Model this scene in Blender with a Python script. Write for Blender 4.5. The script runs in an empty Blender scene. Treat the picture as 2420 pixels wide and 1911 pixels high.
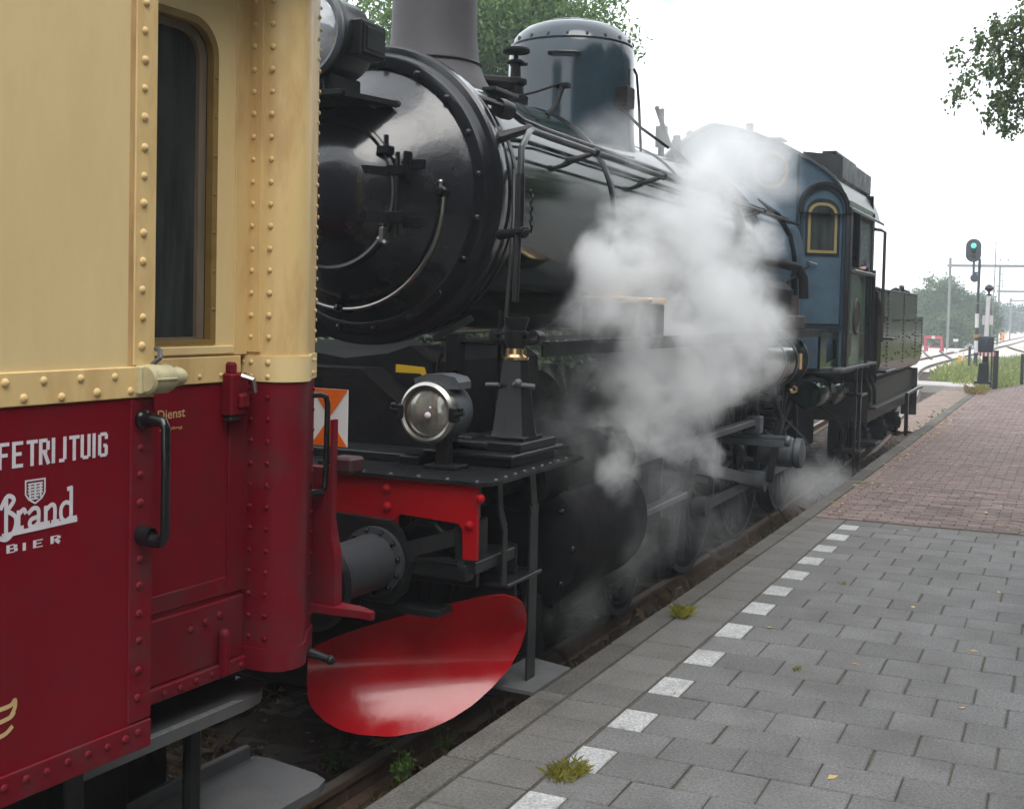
import bpy, bmesh, math, random
import numpy as np
from mathutils import Vector, Matrix

random.seed(7); np.random.seed(7)
S = bpy.context.scene
COL = S.collection
R = math.radians

# ------------------------------------------------------------------ camera
cam_d = bpy.data.cameras.new('camera'); cam = bpy.data.objects.new('camera', cam_d); COL.objects.link(cam)
YAW, PITCH, ROLL = R(25.2), R(2.2), R(1.3)
fwd = Vector((-math.sin(YAW)*math.cos(PITCH), math.cos(YAW)*math.cos(PITCH), -math.sin(PITCH)))
rgt = Vector((math.cos(YAW), math.sin(YAW), 0)); up = rgt.cross(fwd)
r2 = rgt*math.cos(ROLL) + up*math.sin(ROLL); u2 = up*math.cos(ROLL) - rgt*math.sin(ROLL)
cam.matrix_world = Matrix(((r2.x, u2.x, -fwd.x, 0), (r2.y, u2.y, -fwd.y, 0), (r2.z, u2.z, -fwd.z, 2.4), (0, 0, 0, 1)))
cam_d.sensor_width = 36; cam_d.lens = 2800/2420*36; cam_d.shift_y = -126.5/2420
cam_d.clip_start = 0.05; cam_d.clip_end = 2000
S.camera = cam

# ------------------------------------------------------------------ sky, sun, exposure (bright overcast)
W = bpy.data.worlds.new('World'); S.world = W; W.use_nodes = True
nt = W.node_tree; nt.nodes.clear()
sky = nt.nodes.new('ShaderNodeTexSky'); sky.sky_type = 'NISHITA'; sky.sun_disc = False
SUN_EL, SUN_AZ = R(58), R(140)
sky.sun_elevation = SUN_EL; sky.sun_rotation = SUN_AZ; sky.dust_density = 4; sky.air_density = 1.5
mx = nt.nodes.new('ShaderNodeMix'); mx.data_type = 'RGBA'; mx.inputs['Factor'].default_value = 0.9
mx.inputs['B'].default_value = (9.1, 9.45, 9.85, 1)
bg = nt.nodes.new('ShaderNodeBackground'); bg.inputs['Strength'].default_value = 0.13
wo = nt.nodes.new('ShaderNodeOutputWorld')
nt.links.new(sky.outputs[0], mx.inputs['A']); nt.links.new(mx.outputs['Result'], bg.inputs['Color']); nt.links.new(bg.outputs[0], wo.inputs['Surface'])
sun_d = bpy.data.lights.new('sun', 'SUN'); sun_d.energy = 0.9; sun_d.angle = R(35); sun_d.color = (1, .97, .92)
sun = bpy.data.objects.new('sun', sun_d); COL.objects.link(sun)
sd = Vector((math.sin(SUN_AZ)*math.cos(SUN_EL), math.cos(SUN_AZ)*math.cos(SUN_EL), math.sin(SUN_EL)))
sun.rotation_euler = sd.to_track_quat('Z', 'Y').to_euler(); sun.location = (6, -6, 14)
S.view_settings.view_transform = 'Standard'; S.view_settings.look = 'None'
S.view_settings.gamma = 1; S.view_settings.use_curve_mapping = False
S.view_settings.exposure = 0.88
S.render.engine = 'CYCLES'
S.cycles.volume_bounces = 10; S.cycles.max_bounces = 10; S.cycles.volume_step_rate = 0.3
S.cycles.volume_max_steps = 256

# ------------------------------------------------------------------ materials
MATS = {}
def _n(t, ty, **kw):
    n = t.nodes.new(ty)
    for k, v in kw.items():
        if k.startswith('i_'): n.inputs[k[2:].replace('_', ' ')].default_value = v
        else: setattr(n, k, v)
    return n
def mat(name, col, rough=.5, metal=0, bump=0, bscale=40, var=0, vscale=6, dirt=None, damt=.4, dscale=3, rvar=0, coat=0,
        rand=0, spec=.5, stretch=(1, 1, 1), fine=0, fscale=300):
    if name in MATS: return MATS[name]
    m = bpy.data.materials.new(name); m.use_nodes = True; MATS[name] = m
    t = m.node_tree; b = t.nodes['Principled BSDF']
    b.inputs['Roughness'].default_value = rough; b.inputs['Metallic'].default_value = metal
    b.inputs['Coat Weight'].default_value = coat; b.inputs['Coat Roughness'].default_value = .08
    b.inputs['Specular IOR Level'].default_value = spec
    tc = _n(t, 'ShaderNodeTexCoord'); mp = _n(t, 'ShaderNodeMapping'); mp.inputs['Scale'].default_value = stretch
    t.links.new(tc.outputs['Object'], mp.inputs['Vector'])
    rgb = _n(t, 'ShaderNodeRGB'); rgb.outputs[0].default_value = (*col, 1); cur = rgb.outputs[0]
    def noise(scale, detail=5, rgh=.6):
        n = _n(t, 'ShaderNodeTexNoise'); n.inputs['Scale'].default_value = scale; n.inputs['Detail'].default_value = detail
        n.inputs['Roughness'].default_value = rgh; t.links.new(mp.outputs[0], n.inputs['Vector']); return n.outputs['Fac']
    def val_mul(cur, fac, lo, hi):
        mr = _n(t, 'ShaderNodeMapRange'); mr.inputs['From Min'].default_value = .3; mr.inputs['From Max'].default_value = .7
        mr.inputs['To Min'].default_value = lo; mr.inputs['To Max'].default_value = hi; t.links.new(fac, mr.inputs['Value'])
        h = _n(t, 'ShaderNodeHueSaturation'); t.links.new(mr.outputs[0], h.inputs['Value']); t.links.new(cur, h.inputs['Color']); return h.outputs[0]
    if var: cur = val_mul(cur, noise(vscale), 1-var, 1+var)
    if fine: cur = val_mul(cur, noise(fscale, 2, .7), 1-fine, 1+fine)
    if rand:
        oi = _n(t, 'ShaderNodeObjectInfo'); mr = _n(t, 'ShaderNodeMapRange'); mr.inputs['To Min'].default_value = 1-rand; mr.inputs['To Max'].default_value = 1+rand
        t.links.new(oi.outputs['Random'], mr.inputs['Value']); h = _n(t, 'ShaderNodeHueSaturation'); t.links.new(mr.outputs[0], h.inputs['Value']); t.links.new(cur, h.inputs['Color']); cur = h.outputs[0]
    if dirt:
        mr = _n(t, 'ShaderNodeMapRange'); mr.inputs['From Min'].default_value = .45; mr.inputs['From Max'].default_value = .75; mr.inputs['To Max'].default_value = damt
        t.links.new(noise(dscale, 8, .65), mr.inputs['Value'])
        mi = _n(t, 'ShaderNodeMix', data_type='RGBA'); mi.inputs['B'].default_value = (*dirt, 1)
        t.links.new(mr.outputs[0], mi.inputs['Factor']); t.links.new(cur, mi.inputs['A']); cur = mi.outputs['Result']
    t.links.new(cur, b.inputs['Base Color'])
    if rvar:
        mr = _n(t, 'ShaderNodeMapRange'); mr.inputs['From Min'].default_value = .3; mr.inputs['From Max'].default_value = .7
        mr.inputs['To Min'].default_value = max(.02, rough-rvar); mr.inputs['To Max'].default_value = rough+rvar
        t.links.new(noise(5, 6), mr.inputs['Value']); t.links.new(mr.outputs[0], b.inputs['Roughness'])
    if bump:
        bp = _n(t, 'ShaderNodeBump'); bp.inputs['Strength'].default_value = bump; bp.inputs['Distance'].default_value = .01
        t.links.new(noise(bscale, 4), bp.inputs['Height']); t.links.new(bp.outputs[0], b.inputs['Normal'])
    return m
def leafmat(name, c1, c2, rough=.5, trans=.25):
    if name in MATS: return MATS[name]
    m = bpy.data.materials.new(name); m.use_nodes = True; MATS[name] = m; t = m.node_tree; b = t.nodes['Principled BSDF']
    g = _n(t, 'ShaderNodeNewGeometry'); cr = _n(t, 'ShaderNodeMix', data_type='RGBA'); cr.inputs['A'].default_value = (*c1, 1); cr.inputs['B'].default_value = (*c2, 1)
    t.links.new(g.outputs['Random Per Island'], cr.inputs['Factor']); t.links.new(cr.outputs['Result'], b.inputs['Base Color'])
    b.inputs['Roughness'].default_value = rough; b.inputs['Specular IOR Level'].default_value = .35
    tr = _n(t, 'ShaderNodeBsdfTranslucent'); t.links.new(cr.outputs['Result'], tr.inputs['Color'])
    mixs = _n(t, 'ShaderNodeMixShader'); mixs.inputs[0].default_value = trans
    t.links.new(b.outputs[0], mixs.inputs[1]); t.links.new(tr.outputs[0], mixs.inputs[2]); t.links.new(mixs.outputs[0], t.nodes['Material Output'].inputs['Surface'])
    return m
def emit(name, col, st, base=(.02, .02, .02)):
    m = mat(name, base, .3); b = m.node_tree.nodes['Principled BSDF']; b.inputs['Emission Color'].default_value = (*col, 1); b.inputs['Emission Strength'].default_value = st; return m

# black and dark paints
black = mat('gloss_black_paint', (.008, .009, .011), .2, bump=.06, bscale=45, rvar=.07)
blackm = mat('satin_black_paint', (.010, .011, .012), .36, spec=.3, bump=.08, bscale=60, rvar=.1, dirt=(.05, .042, .035), damt=.25, dscale=7)
housing = mat('dark_buffer_grey', (.045, .05, .056), .45, var=.2, bump=.06, spec=.35, dirt=(.02, .018, .017), damt=.7, dscale=6)
sooty = mat('sooty_black_iron', (.006, .006, .007), .6, spec=.12, bump=.2, bscale=30, dirt=(.03, .026, .022), damt=.5, dscale=9)
chimg = mat('chimney_warm_grey', (.045, .040, .043), .62, var=.12, vscale=5, fine=.12, fscale=160, bump=.05, bscale=150)
boilg = mat('dark_green_gloss', (.005, .013, .008), .10, var=.25, vscale=2, spec=.42, rvar=.05, bump=.015, bscale=9)
domeg = mat('dome_green_sky_tint', (.016, .030, .040), .13, var=.25, vscale=3, spec=.6, rvar=.06, bump=.02, bscale=11)  # boiler green with a bluish sky reflection put into the base colour
cabb = mat('cab_blue_green_paint', (.062, .108, .150), .38, var=.1, vscale=5, dirt=(.03, .035, .04), damt=.5, dscale=4, rvar=.08)  # lightened so that the haze over the cab sits in the colour
cabg = mat('cab_side_green_gloss', (.085, .135, .095), .18, var=.08, rvar=.05, bump=.02, bscale=7)
tendg = mat('tender_green_gloss', (.06, .068, .038), .2, spec=.4, var=.22, vscale=3, stretch=(1, 3, .25), rvar=.05, bump=.03, bscale=5, dirt=(.075, .06, .05), damt=.35, dscale=5)
bandb = mat('black_band', (.008, .008, .009), .3)
redb = mat('signal_red_paint', (.33, .0012, .005), .42, spec=.15, var=.1, dirt=(.12, .005, .006), damt=.4, dscale=6, bump=.03, bscale=60)
plow = mat('plough_red_gloss', (.42, .0012, .007), .14, var=.08, bump=.035, bscale=45, rvar=.07, dirt=(.36, .03, .03), damt=.45, dscale=6, fine=.08, fscale=80)
steel = mat('worn_steel', (.42, .40, .37), .33, 1, var=.15, bump=.05)
greysteel = mat('grey_painted_steel', (.085, .095, .105), .42, var=.15, bump=.06, dirt=(.03, .028, .026), damt=.6, dscale=7)
brass = mat('polished_brass', (.80, .58, .33), .25, 1)
cream = mat('cream_paint', (.78, .595, .30), .40, var=.04, vscale=1.5, dirt=(.60, .38, .18), damt=.35, dscale=5, bump=.10, bscale=5, stretch=(1, 1, .35), rvar=.06)
creamp = mat('cream_paint_stained', (.74, .53, .24), .42, var=.07, vscale=3, dirt=(.42, .22, .085), damt=.6, dscale=8, bump=.03, bscale=25, stretch=(1, 1, .3), rvar=.06)
maroon = mat('maroon_paint', (.172, .0020, .010), .42, var=.1, vscale=2, dirt=(.085, .02, .022), damt=.4, dscale=5, bump=.09, bscale=6, spec=.14, rvar=.08)
maroond = mat('maroon_paint_dirty', (.150, .0032, .011), .46, spec=.16, var=.1, vscale=4, dirt=(.075, .035, .036), damt=.75, dscale=6, bump=.04, bscale=40, rvar=.08)
wood = mat('varnished_brown_wood', (.19, .15, .11), .4, var=.2, vscale=6, stretch=(4, 4, .5))
olivem = mat('olive_rubber_moulding', (.24, .155, .045), .5, var=.15, dirt=(.1, .06, .02), damt=.6, dscale=12)
glassd = mat('dark_window_glass', (.032, .038, .036), .05, spec=.6, bump=.012, bscale=3, var=.6, vscale=5, stretch=(1, 3, .35), dirt=(.05, .055, .055), damt=.35, dscale=4)  # vertical streaks painted in for the pale reflections on the pane
inter = mat('dim_interior', (.05, .045, .04), .7, var=.2)
white = mat('lettering_white', (.66, .62, .66), .55, var=.08, vscale=20)
ochre = mat('lettering_ochre', (.56, .36, .17), .55)
stepm = mat('step_board_grey', (.095, .096, .097), .55, var=.2, vscale=8, bump=.15, bscale=60, dirt=(.09, .08, .07), damt=.4, dscale=8)
wornm = mat('worn_bright_edge', (.36, .37, .37), .4, .6, var=.3, vscale=30)
# ground
pave = mat('grey_concrete_block', (.152, .149, .146), .88, rand=.12, fine=.36, fscale=75, var=.12, vscale=3, bump=.5, bscale=90, dirt=(.085, .08, .07), damt=.55, dscale=2.2, spec=.3)
edgem = mat('edge_concrete_block', (.142, .136, .128), .88, rand=.1, fine=.36, fscale=75, var=.12, vscale=3, bump=.5, bscale=90, dirt=(.08, .075, .06), damt=.5, dscale=2.5, spec=.3)
kerbm = mat('kerb_concrete', (.105, .098, .088), .9, rand=.2, fine=.42, fscale=70, spec=.3, var=.16, vscale=4, bump=.5, bscale=90, dirt=(.05, .05, .042), damt=.6, dscale=5)
whitem = mat('white_marker_paint', (.40, .40, .395), .8, rand=.1, fine=.4, fscale=60, bump=.4, bscale=90, dirt=(.18, .18, .17), damt=.7, dscale=9)
brickm = mat('red_paving_brick', (.168, .120, .108), .88, rand=.35, fine=.45, fscale=55, var=.2, vscale=2, bump=.3, bscale=90, dirt=(.13, .12, .11), damt=.7, dscale=2.2)
jointm = mat('joint_sand', (.075, .066, .052), .95, var=.3, vscale=15, dirt=(.05, .055, .018), damt=.6, dscale=6)
soil = mat('dark_trackside_soil', (.042, .033, .026), .95, spec=.1, var=.4, vscale=9, fine=.45, fscale=60, bump=1, bscale=26, dirt=(.09, .065, .045), damt=.8, dscale=5)
groundm = mat('far_meadow_ground', (.075, .09, .035), .95, var=.3, vscale=.6, dirt=(.14, .12, .07), damt=.6, dscale=.3)
pinkgr = mat('pinkish_gravel', (.22, .165, .135), .95, fine=.4, fscale=45, var=.2, vscale=4, bump=.8, bscale=40, dirt=(.1, .09, .06), damt=.6, dscale=1.5)
whitegr = mat('pale_ballast', (.52, .475, .43), .95, fine=.3, fscale=25, var=.15, vscale=3, bump=.6, bscale=25)
railm = mat('rusty_rail', (.085, .05, .03), .7, var=.3, vscale=20, bump=.3, bscale=80)
railtop = mat('rail_head_polish', (.13, .11, .095), .5, .3, var=.2, vscale=8)
sleep = mat('old_sleeper_wood', (.06, .05, .042), .9, var=.35, vscale=6, stretch=(.4, 5, 5), bump=.6, bscale=40, rand=.2)
concm = mat('pale_concrete', (.36, .34, .32), .9, var=.15, vscale=3, fine=.2, fscale=60)
bark = mat('tree_bark', (.06, .048, .038), .95, bump=1, bscale=20, var=.3, vscale=8)

# ------------------------------------------------------------------ mesh builder
def _ax(a): a = Vector(a); return a.normalized()
class MB:
    def __init__(s): s.v = []; s.f = []
    def add(s, vs, fs):
        o = len(s.v); s.v += [tuple(map(float, p)) for p in vs]; s.f += [tuple(i+o for i in f) for f in fs]; return s
    def box(s, x0, x1, y0, y1, z0, z1):
        return s.add([(x0,y0,z0),(x1,y0,z0),(x1,y1,z0),(x0,y1,z0),(x0,y0,z1),(x1,y0,z1),(x1,y1,z1),(x0,y1,z1)],
                     [(0,3,2,1),(4,5,6,7),(0,1,5,4),(1,2,6,5),(2,3,7,6),(3,0,4,7)])
    def cbox(s, x0, x1, y0, y1, z0, z1, c=.006):      # box with chamfered edges on every side
        x = sorted((x0, x1)); y = sorted((y0, y1)); z = sorted((z0, z1)); c = min(c, (x[1]-x[0])*.4, (y[1]-y[0])*.4, (z[1]-z[0])*.4)
        bm = bmesh.new(); bmesh.ops.create_cube(bm, size=1)
        for v in bm.verts:
            v.co = Vector(((x[0]+x[1])/2+v.co.x*(x[1]-x[0]), (y[0]+y[1])/2+v.co.y*(y[1]-y[0]), (z[0]+z[1])/2+v.co.z*(z[1]-z[0])))
        bmesh.ops.bevel(bm, geom=list(bm.edges), offset=c, segments=1, affect='EDGES', profile=.5)
        bm.verts.index_update(); s.add([v.co[:] for v in bm.verts], [[v.index for v in f.verts] for f in bm.faces]); bm.free(); return s
    def obox(s, c, ax, ay, az):                        # centre and three half vectors
        c = Vector(c); ax = Vector(ax); ay = Vector(ay); az = Vector(az)
        P = [c+i*ax+j*ay+k*az for k in (-1, 1) for j, i in ((-1, -1), (-1, 1), (1, 1), (1, -1))]
        return s.add(P, [(0,3,2,1),(4,5,6,7),(0,1,5,4),(1,2,6,5),(2,3,7,6),(3,0,4,7)])
    def bar(s, a, b, w, h, upv=(0, 0, 1)):             # flat bar from a to b
        a = Vector(a); b = Vector(b); d = (b-a); L = d.length; d.normalize(); u = Vector(upv)
        sd = d.cross(u)
        if sd.length < 1e-4: sd = d.cross(Vector((1, 0, 0)))
        sd.normalize(); u = sd.cross(d)
        return s.obox((a+b)/2, d*L/2, sd*w/2, u*h/2)
    def tube(s, pts, r, n=8, cap=True):
        pts = [Vector(p) for p in pts]; k = len(pts); rs = r if hasattr(r, '__len__') else [r]*k
        T = [((pts[min(i+1, k-1)]-pts[max(i-1, 0)]).normalized()) for i in range(k)]
        u = T[0].cross(Vector((0, 0, 1)));
        if u.length < .05: u = T[0].cross(Vector((1, 0, 0)))
        u.normalize(); V = []
        for i in range(k):
            u = (u-T[i]*u.dot(T[i])); u.normalize(); w = T[i].cross(u)
            V += [pts[i]+(u*math.cos(a)+w*math.sin(a))*rs[i] for a in [2*math.pi*j/n for j in range(n)]]
        F = [(i*n+j, i*n+(j+1) % n, (i+1)*n+(j+1) % n, (i+1)*n+j) for i in range(k-1) for j in range(n)]
        if cap: F += [tuple(range(n-1, -1, -1)), tuple((k-1)*n+j for j in range(n))]
        return s.add(V, F)
    def cyl(s, a, b, r, r1=None, n=16, cap=True): return s.tube([a, b], [r, r if r1 is None else r1], n, cap)
    def lathe(s, prof, o, axis, n=32, a0=0, a1=2*math.pi, cap=False):   # prof: (radius, distance along axis)
        o = Vector(o); ax = _ax(axis); u = ax.cross(Vector((0, 0, 1)))
        if u.length < .05: u = Vector((1, 0, 0))
        u.normalize(); w = ax.cross(u); full = abs(a1-a0-2*math.pi) < 1e-6; m = n if full else n+1; V = []
        for r, h in prof: V += [o+ax*h+(u*math.cos(a)+w*math.sin(a))*max(r, 1e-4) for a in [a0+(a1-a0)*j/n for j in range(m)]]
        F = []
        for i in range(len(prof)-1):
            for j in range(n):
                k = (j+1) % m; F.append((i*m+j, i*m+k, (i+1)*m+k, (i+1)*m+j))
        if cap: F += [tuple(range(m-1, -1, -1)), tuple((len(prof)-1)*m+j for j in range(m))]
        return s.add(V, F)
    def prism(s, poly, o, ux, uy, dep):                 # polygon (a,b) in plane o+a*ux+b*uy, extruded by vector dep
        o = Vector(o); ux = Vector(ux); uy = Vector(uy); d = Vector(dep); n = len(poly)
        A = [o+ux*a+uy*b for a, b in poly]; B = [p+d for p in A]
        return s.add(A+B, [tuple(range(n))[::-1], tuple(range(n, 2*n))]+[(i, (i+1) % n, n+(i+1) % n, n+i) for i in range(n)])
    def ring(s, outer, inner, o, ux, uy, dep):          # plate with a hole: loops of equal length
        o = Vector(o); ux = Vector(ux); uy = Vector(uy); d = Vector(dep); n = len(outer)
        P = lambda L, e: [o+ux*a+uy*b+e for a, b in L]
        Z = Vector((0, 0, 0)); V = P(outer, Z)+P(inner, Z)+P(outer, d)+P(inner, d); F = []
        for i in range(n):
            j = (i+1) % n
            F += [(i, n+i, n+j, j), (2*n+i, 2*n+j, 3*n+j, 3*n+i), (i, j, 2*n+j, 2*n+i), (n+i, 3*n+i, 3*n+j, n+j)]
        return s.add(V, F)
    def sphere(s, c, r, n=12, m=8, sc=(1, 1, 1)):
        c = Vector(c); V = [c+Vector((0, 0, r*sc[2]))]
        for i in range(1, m):
            t = math.pi*i/m
            V += [c+Vector((r*sc[0]*math.sin(t)*math.cos(2*math.pi*j/n), r*sc[1]*math.sin(t)*math.sin(2*math.pi*j/n), r*sc[2]*math.cos(t))) for j in range(n)]
        V.append(c-Vector((0, 0, r*sc[2]))); F = [(0, 1+j, 1+(j+1) % n) for j in range(n)]
        for i in range(m-2): F += [(1+i*n+j, 1+(i+1)*n+j, 1+(i+1)*n+(j+1) % n, 1+i*n+(j+1) % n) for j in range(n)]
        F += [(len(V)-1, 1+(m-2)*n+(j+1) % n, 1+(m-2)*n+j) for j in range(n)]
        return s.add(V, F)

OFF = {}
def rootof(p):
    while p.parent is not None: p = p.parent
    return p
def B(name, mb, m, parent=None, smooth=35, recalc=True):
    me = bpy.data.meshes.new(name); o = Vector(OFF.get(rootof(parent).name, (0, 0, 0))) if parent else Vector((0, 0, 0))
    me.from_pydata([tuple(Vector(v)-o) for v in mb.v], [], mb.f)
    if recalc:
        bm = bmesh.new(); bm.from_mesh(me); bmesh.ops.recalc_face_normals(bm, faces=bm.faces); bm.to_mesh(me); bm.free()
    if smooth:
        me.shade_smooth(); me.set_sharp_from_angle(angle=R(smooth))
    for x in (m if isinstance(m, (list, tuple)) else [m]): me.materials.append(x)
    ob = bpy.data.objects.new(name, me); COL.objects.link(ob)
    if parent: ob.parent = parent
    return ob
def BM(name, mbs, m, parent=None, smooth=35):
    return [B(name, x, m, parent, smooth) for x in mbs]
def tag(o, label=None, cat=None, group=None, kind=None):
    for k, v in (('label', label), ('category', cat), ('group', group), ('kind', kind)):
        if v: o[k] = v
    return o
def thing(name, loc, label, cat, group=None, rotz=0, off=None):
    o = bpy.data.objects.new(name, None); COL.objects.link(o); o.location = loc; o.rotation_euler = (0, 0, rotz)
    o.empty_display_size = .2; tag(o, label, cat, group); OFF[o.name] = off if off is not None else loc
    return o
def inst(name, me, parent, loc, rot=(0, 0, 0), sc=(1, 1, 1)):      # a piece sharing mesh data (loc in the builder's coordinates)
    ob = bpy.data.objects.new(name, me); COL.objects.link(ob); o = Vector(OFF.get(rootof(parent).name, (0, 0, 0))) if parent else Vector((0, 0, 0))
    ob.parent = parent; ob.location = Vector(loc)-o; ob.rotation_euler = rot; ob.scale = sc; return ob
def mesh(name, mb, m, smooth=35):
    ob = B(name, mb, m, None, smooth); me = ob.data; bpy.data.objects.remove(ob); return me
def copy_tree(o, parent=None):
    c = o.copy(); COL.objects.link(c)
    if parent: c.parent = parent
    for ch in list(o.children): copy_tree(ch, c)
    return c
def lerp_path(P, y):
    for (a, xa), (b, xb) in zip(P, P[1:]):
        if y <= b: return xa+(xb-xa)*(y-a)/(b-a)
    (a, xa), (b, xb) = P[-2:]; return xa+(xb-xa)*(y-a)/(b-a)
def arc(c, r, a0, a1, n): return [(c[0]+r*math.cos(R(a0+(a1-a0)*i/n)), c[1]+r*math.sin(R(a0+(a1-a0)*i/n))) for i in range(n+1)]
# ================================================================== SETTING: ground, platform, tracks
KO = [(-8, -2.64), (3.94, -2.456), (5.87, -2.425), (7.5, -2.395), (9.4, -2.378), (12, -2.352), (16.5, -2.345), (24, -2.33), (33.2, -2.29)]   # outer kerb line x(y)
KI = [(-8, -2.47), (4, -2.290), (6.4, -2.252), (9, -2.250), (11.3, -2.212), (16, -2.172), (23, -2.150), (33.2, -2.13)]
JL = [(-8, -2.11), (4.39, -1.958), (5.0, -1.952), (6.6, -1.928), (8.6, -1.918), (9.8, -1.912), (12, -1.89)]
def sheet(name, pts, z, m, kind='structure'):
    mb = MB(); mb.add([(x, y, z) for x, y in pts], [tuple(range(len(pts)))]); o = B(name, mb, m, None, 0); o['kind'] = kind; return o
sheet('ground', [(-420, -120), (420, -120), (420, 700), (-420, 700)], -.30, groundm)
# trackside soil: an uneven strip
def rough_ground(name, x0, x1, y0, y1, nx, ny, z, amp, m, skip=None):
    mb = MB(); V = []; F = []
    for j in range(ny+1):
        for i in range(nx+1):
            V.append((x0+(x1-x0)*i/nx, y0+(y1-y0)*j/ny, z+random.uniform(-amp, amp)))
    for j in range(ny):
        for i in range(nx): k = j*(nx+1)+i; F.append((k, k+1, k+nx+2, k+nx+1))
    mb.add(V, F); o = B(name, mb, m, None, 180); o['kind'] = 'structure'; return o
rough_ground('track_bed', -9, -2.36, -8, 26, 90, 460, -.165, .018, soil)
mb = MB(); V = []; nx_ = 12; yy = np.arange(-6, 27, .07)
for y in yy:
    xa = -3.14; xb = lerp_path(KO, y)+.05
    for i in range(nx_+1):
        f = i/nx_; V.append((xa+(xb-xa)*f, y+random.uniform(-.02, .02), -.13+.15*f**.8+random.uniform(-.02, .025)))
mb.add(V, [(k*(nx_+1)+i, k*(nx_+1)+i+1, (k+1)*(nx_+1)+i+1, (k+1)*(nx_+1)+i) for k in range(len(yy)-1) for i in range(nx_)]); o = B('kerb_verge', mb, soil, None, 180); o['kind'] = 'structure'
rough_ground('gravel_verge', -3.75, -2.2, 26, 41.3, 20, 160, -.06, .02, pinkgr)
sheet('verge_soil', [(-12, 26), (-2.1, 26), (-2.1, 62), (-12, 62)], -.17, soil)
sheet('ballast', [(-14, 55), (-4.2, 55), (-3.5, 75), (-2.0, 92), (1, 84), (14, 60), (14, 95), (2, 130), (2, 260), (-14, 260)], -.12, whitegr)
# ---- platform
plat = tag(bpy.data.objects.new('platform', None), kind='structure'); COL.objects.link(plat); OFF['platform'] = (0, 0, 0)
mb = MB(); ys = [-8, 0, 4, 8, 12, 16, 20, 24, 28, 33]
outl = [(lerp_path(KO, y)+.012, y) for y in ys]+[(-1.2, 38.7), (6, 38.7), (6, -8)]
mb.prism(outl, (0, 0, -.3), (1, 0, 0), (0, 1, 0), (0, 0, .68)); B('platform_body', mb, kerbm, plat, 0)
mb = MB(); mb.add([(x+.02, y, .390) for x, y in outl[:-2]]+[(5.95, 38.7, .390), (5.95, -8, .390)], [tuple(range(len(outl)))]); B('joint_bed', mb, jointm, plat, 0)
def slab(poly, z0, z1, c=.006, jit=.0016):
    """block with a chamfered top from a quad (ccw)"""
    mb = MB(); cx = sum(p[0] for p in poly)/4; cy = sum(p[1] for p in poly)/4
    ins = []
    for p in poly:
        d = Vector((cx-p[0], cy-p[1])); k = c*1.6/d.length; ins.append((p[0]+d.x*k, p[1]+d.y*k))
    t = [random.uniform(-jit, jit) for _ in range(4)]
    V = [(p[0], p[1], z0) for p in poly]+[(p[0], p[1], z1-c*.8+t[i]) for i, p in enumerate(poly)]+[(p[0], p[1], z1+t[i]) for i, p in enumerate(ins)]
    F = [(0,1,5,4),(1,2,6,5),(2,3,7,6),(3,0,4,7),(4,5,9,8),(5,6,10,9),(6,7,11,10),(7,4,8,11),(8,9,10,11)]
    return mb.add(V, F)
# kerb stones, each one an object
y = 0.6; k = 0
while y < 32.5:
    L = [1.0, 1.02, .98][k % 3]; y1 = y+L; g = .006
    P = [(lerp_path(KO, y+g), y+g), (lerp_path(KI, y+g)-.008, y+g), (lerp_path(KI, y1-g)-.008, y1-g), (lerp_path(KO, y1-g), y1-g)]
    B('kerb_stone', slab(P, .12, .402, .012, .003), kerbm, plat, 0); y = y1; k += 1
# rows of blocks behind the kerb: measured row lines of the white markers
WT = [11.44, 10.92, 10.33, 9.77, 9.19, 8.60, 8.04, 7.42, 6.76, 6.155, 5.565, 5.0, 4.42, 3.85, 3.27, 2.69, 2.11, 1.53, .95, .37]
ROWS = []
for a, b_ in zip(WT, WT[1:]): m_ = (a+b_)/2; ROWS += [(m_, a, True), (b_, m_, False)]
ROWS.insert(0, (11.44, 11.70, False))
TILT = math.tan(R(1.3)); BW = .3385; MW = .172
far_blocks = MB(); n_pave = 0
def quad(x0, x1, y0, y1, xr, g=.0035):
    f = lambda x, y: (x, y+TILT*(x-xr))
    return [f(x0+g, y0+g), f(x1-g, y0+g), f(x1-g, y1-g), f(x0+g, y1-g)]
for (ya, yb, wrow) in ROWS:
    xi, xj = lerp_path(KI, (ya+yb)/2), lerp_path(JL, (ya+yb)/2)
    B('edge_block', slab(quad(xi+.002, xj-.006, ya, yb, xj), .31, .4), edgem, plat, 0)
    x = xj+.004
    if wrow:
        B('marker_tile', slab(quad(x, x+MW, ya, yb, xj), .31, .4015), whitem, plat, 0); x += MW
    x += random.uniform(0, .004)
    while x < 5.8:
        q = quad(x, x+BW+random.uniform(-.002, .002), ya, yb, xj, random.uniform(.0018, .0038))
        if n_pave < 292 and x < .55: B('paving_block', slab(q, .31, .4+random.uniform(-.0015, .0015)), pave, plat, 0); n_pave += 1
        else: s_ = slab(q, .31, .4); far_blocks.add(s_.v, s_.f)
        x += BW+random.uniform(.001, .006)
o = B('paving_block', far_blocks, pave, plat, 0); o['kind'] = 'stuff'
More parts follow.
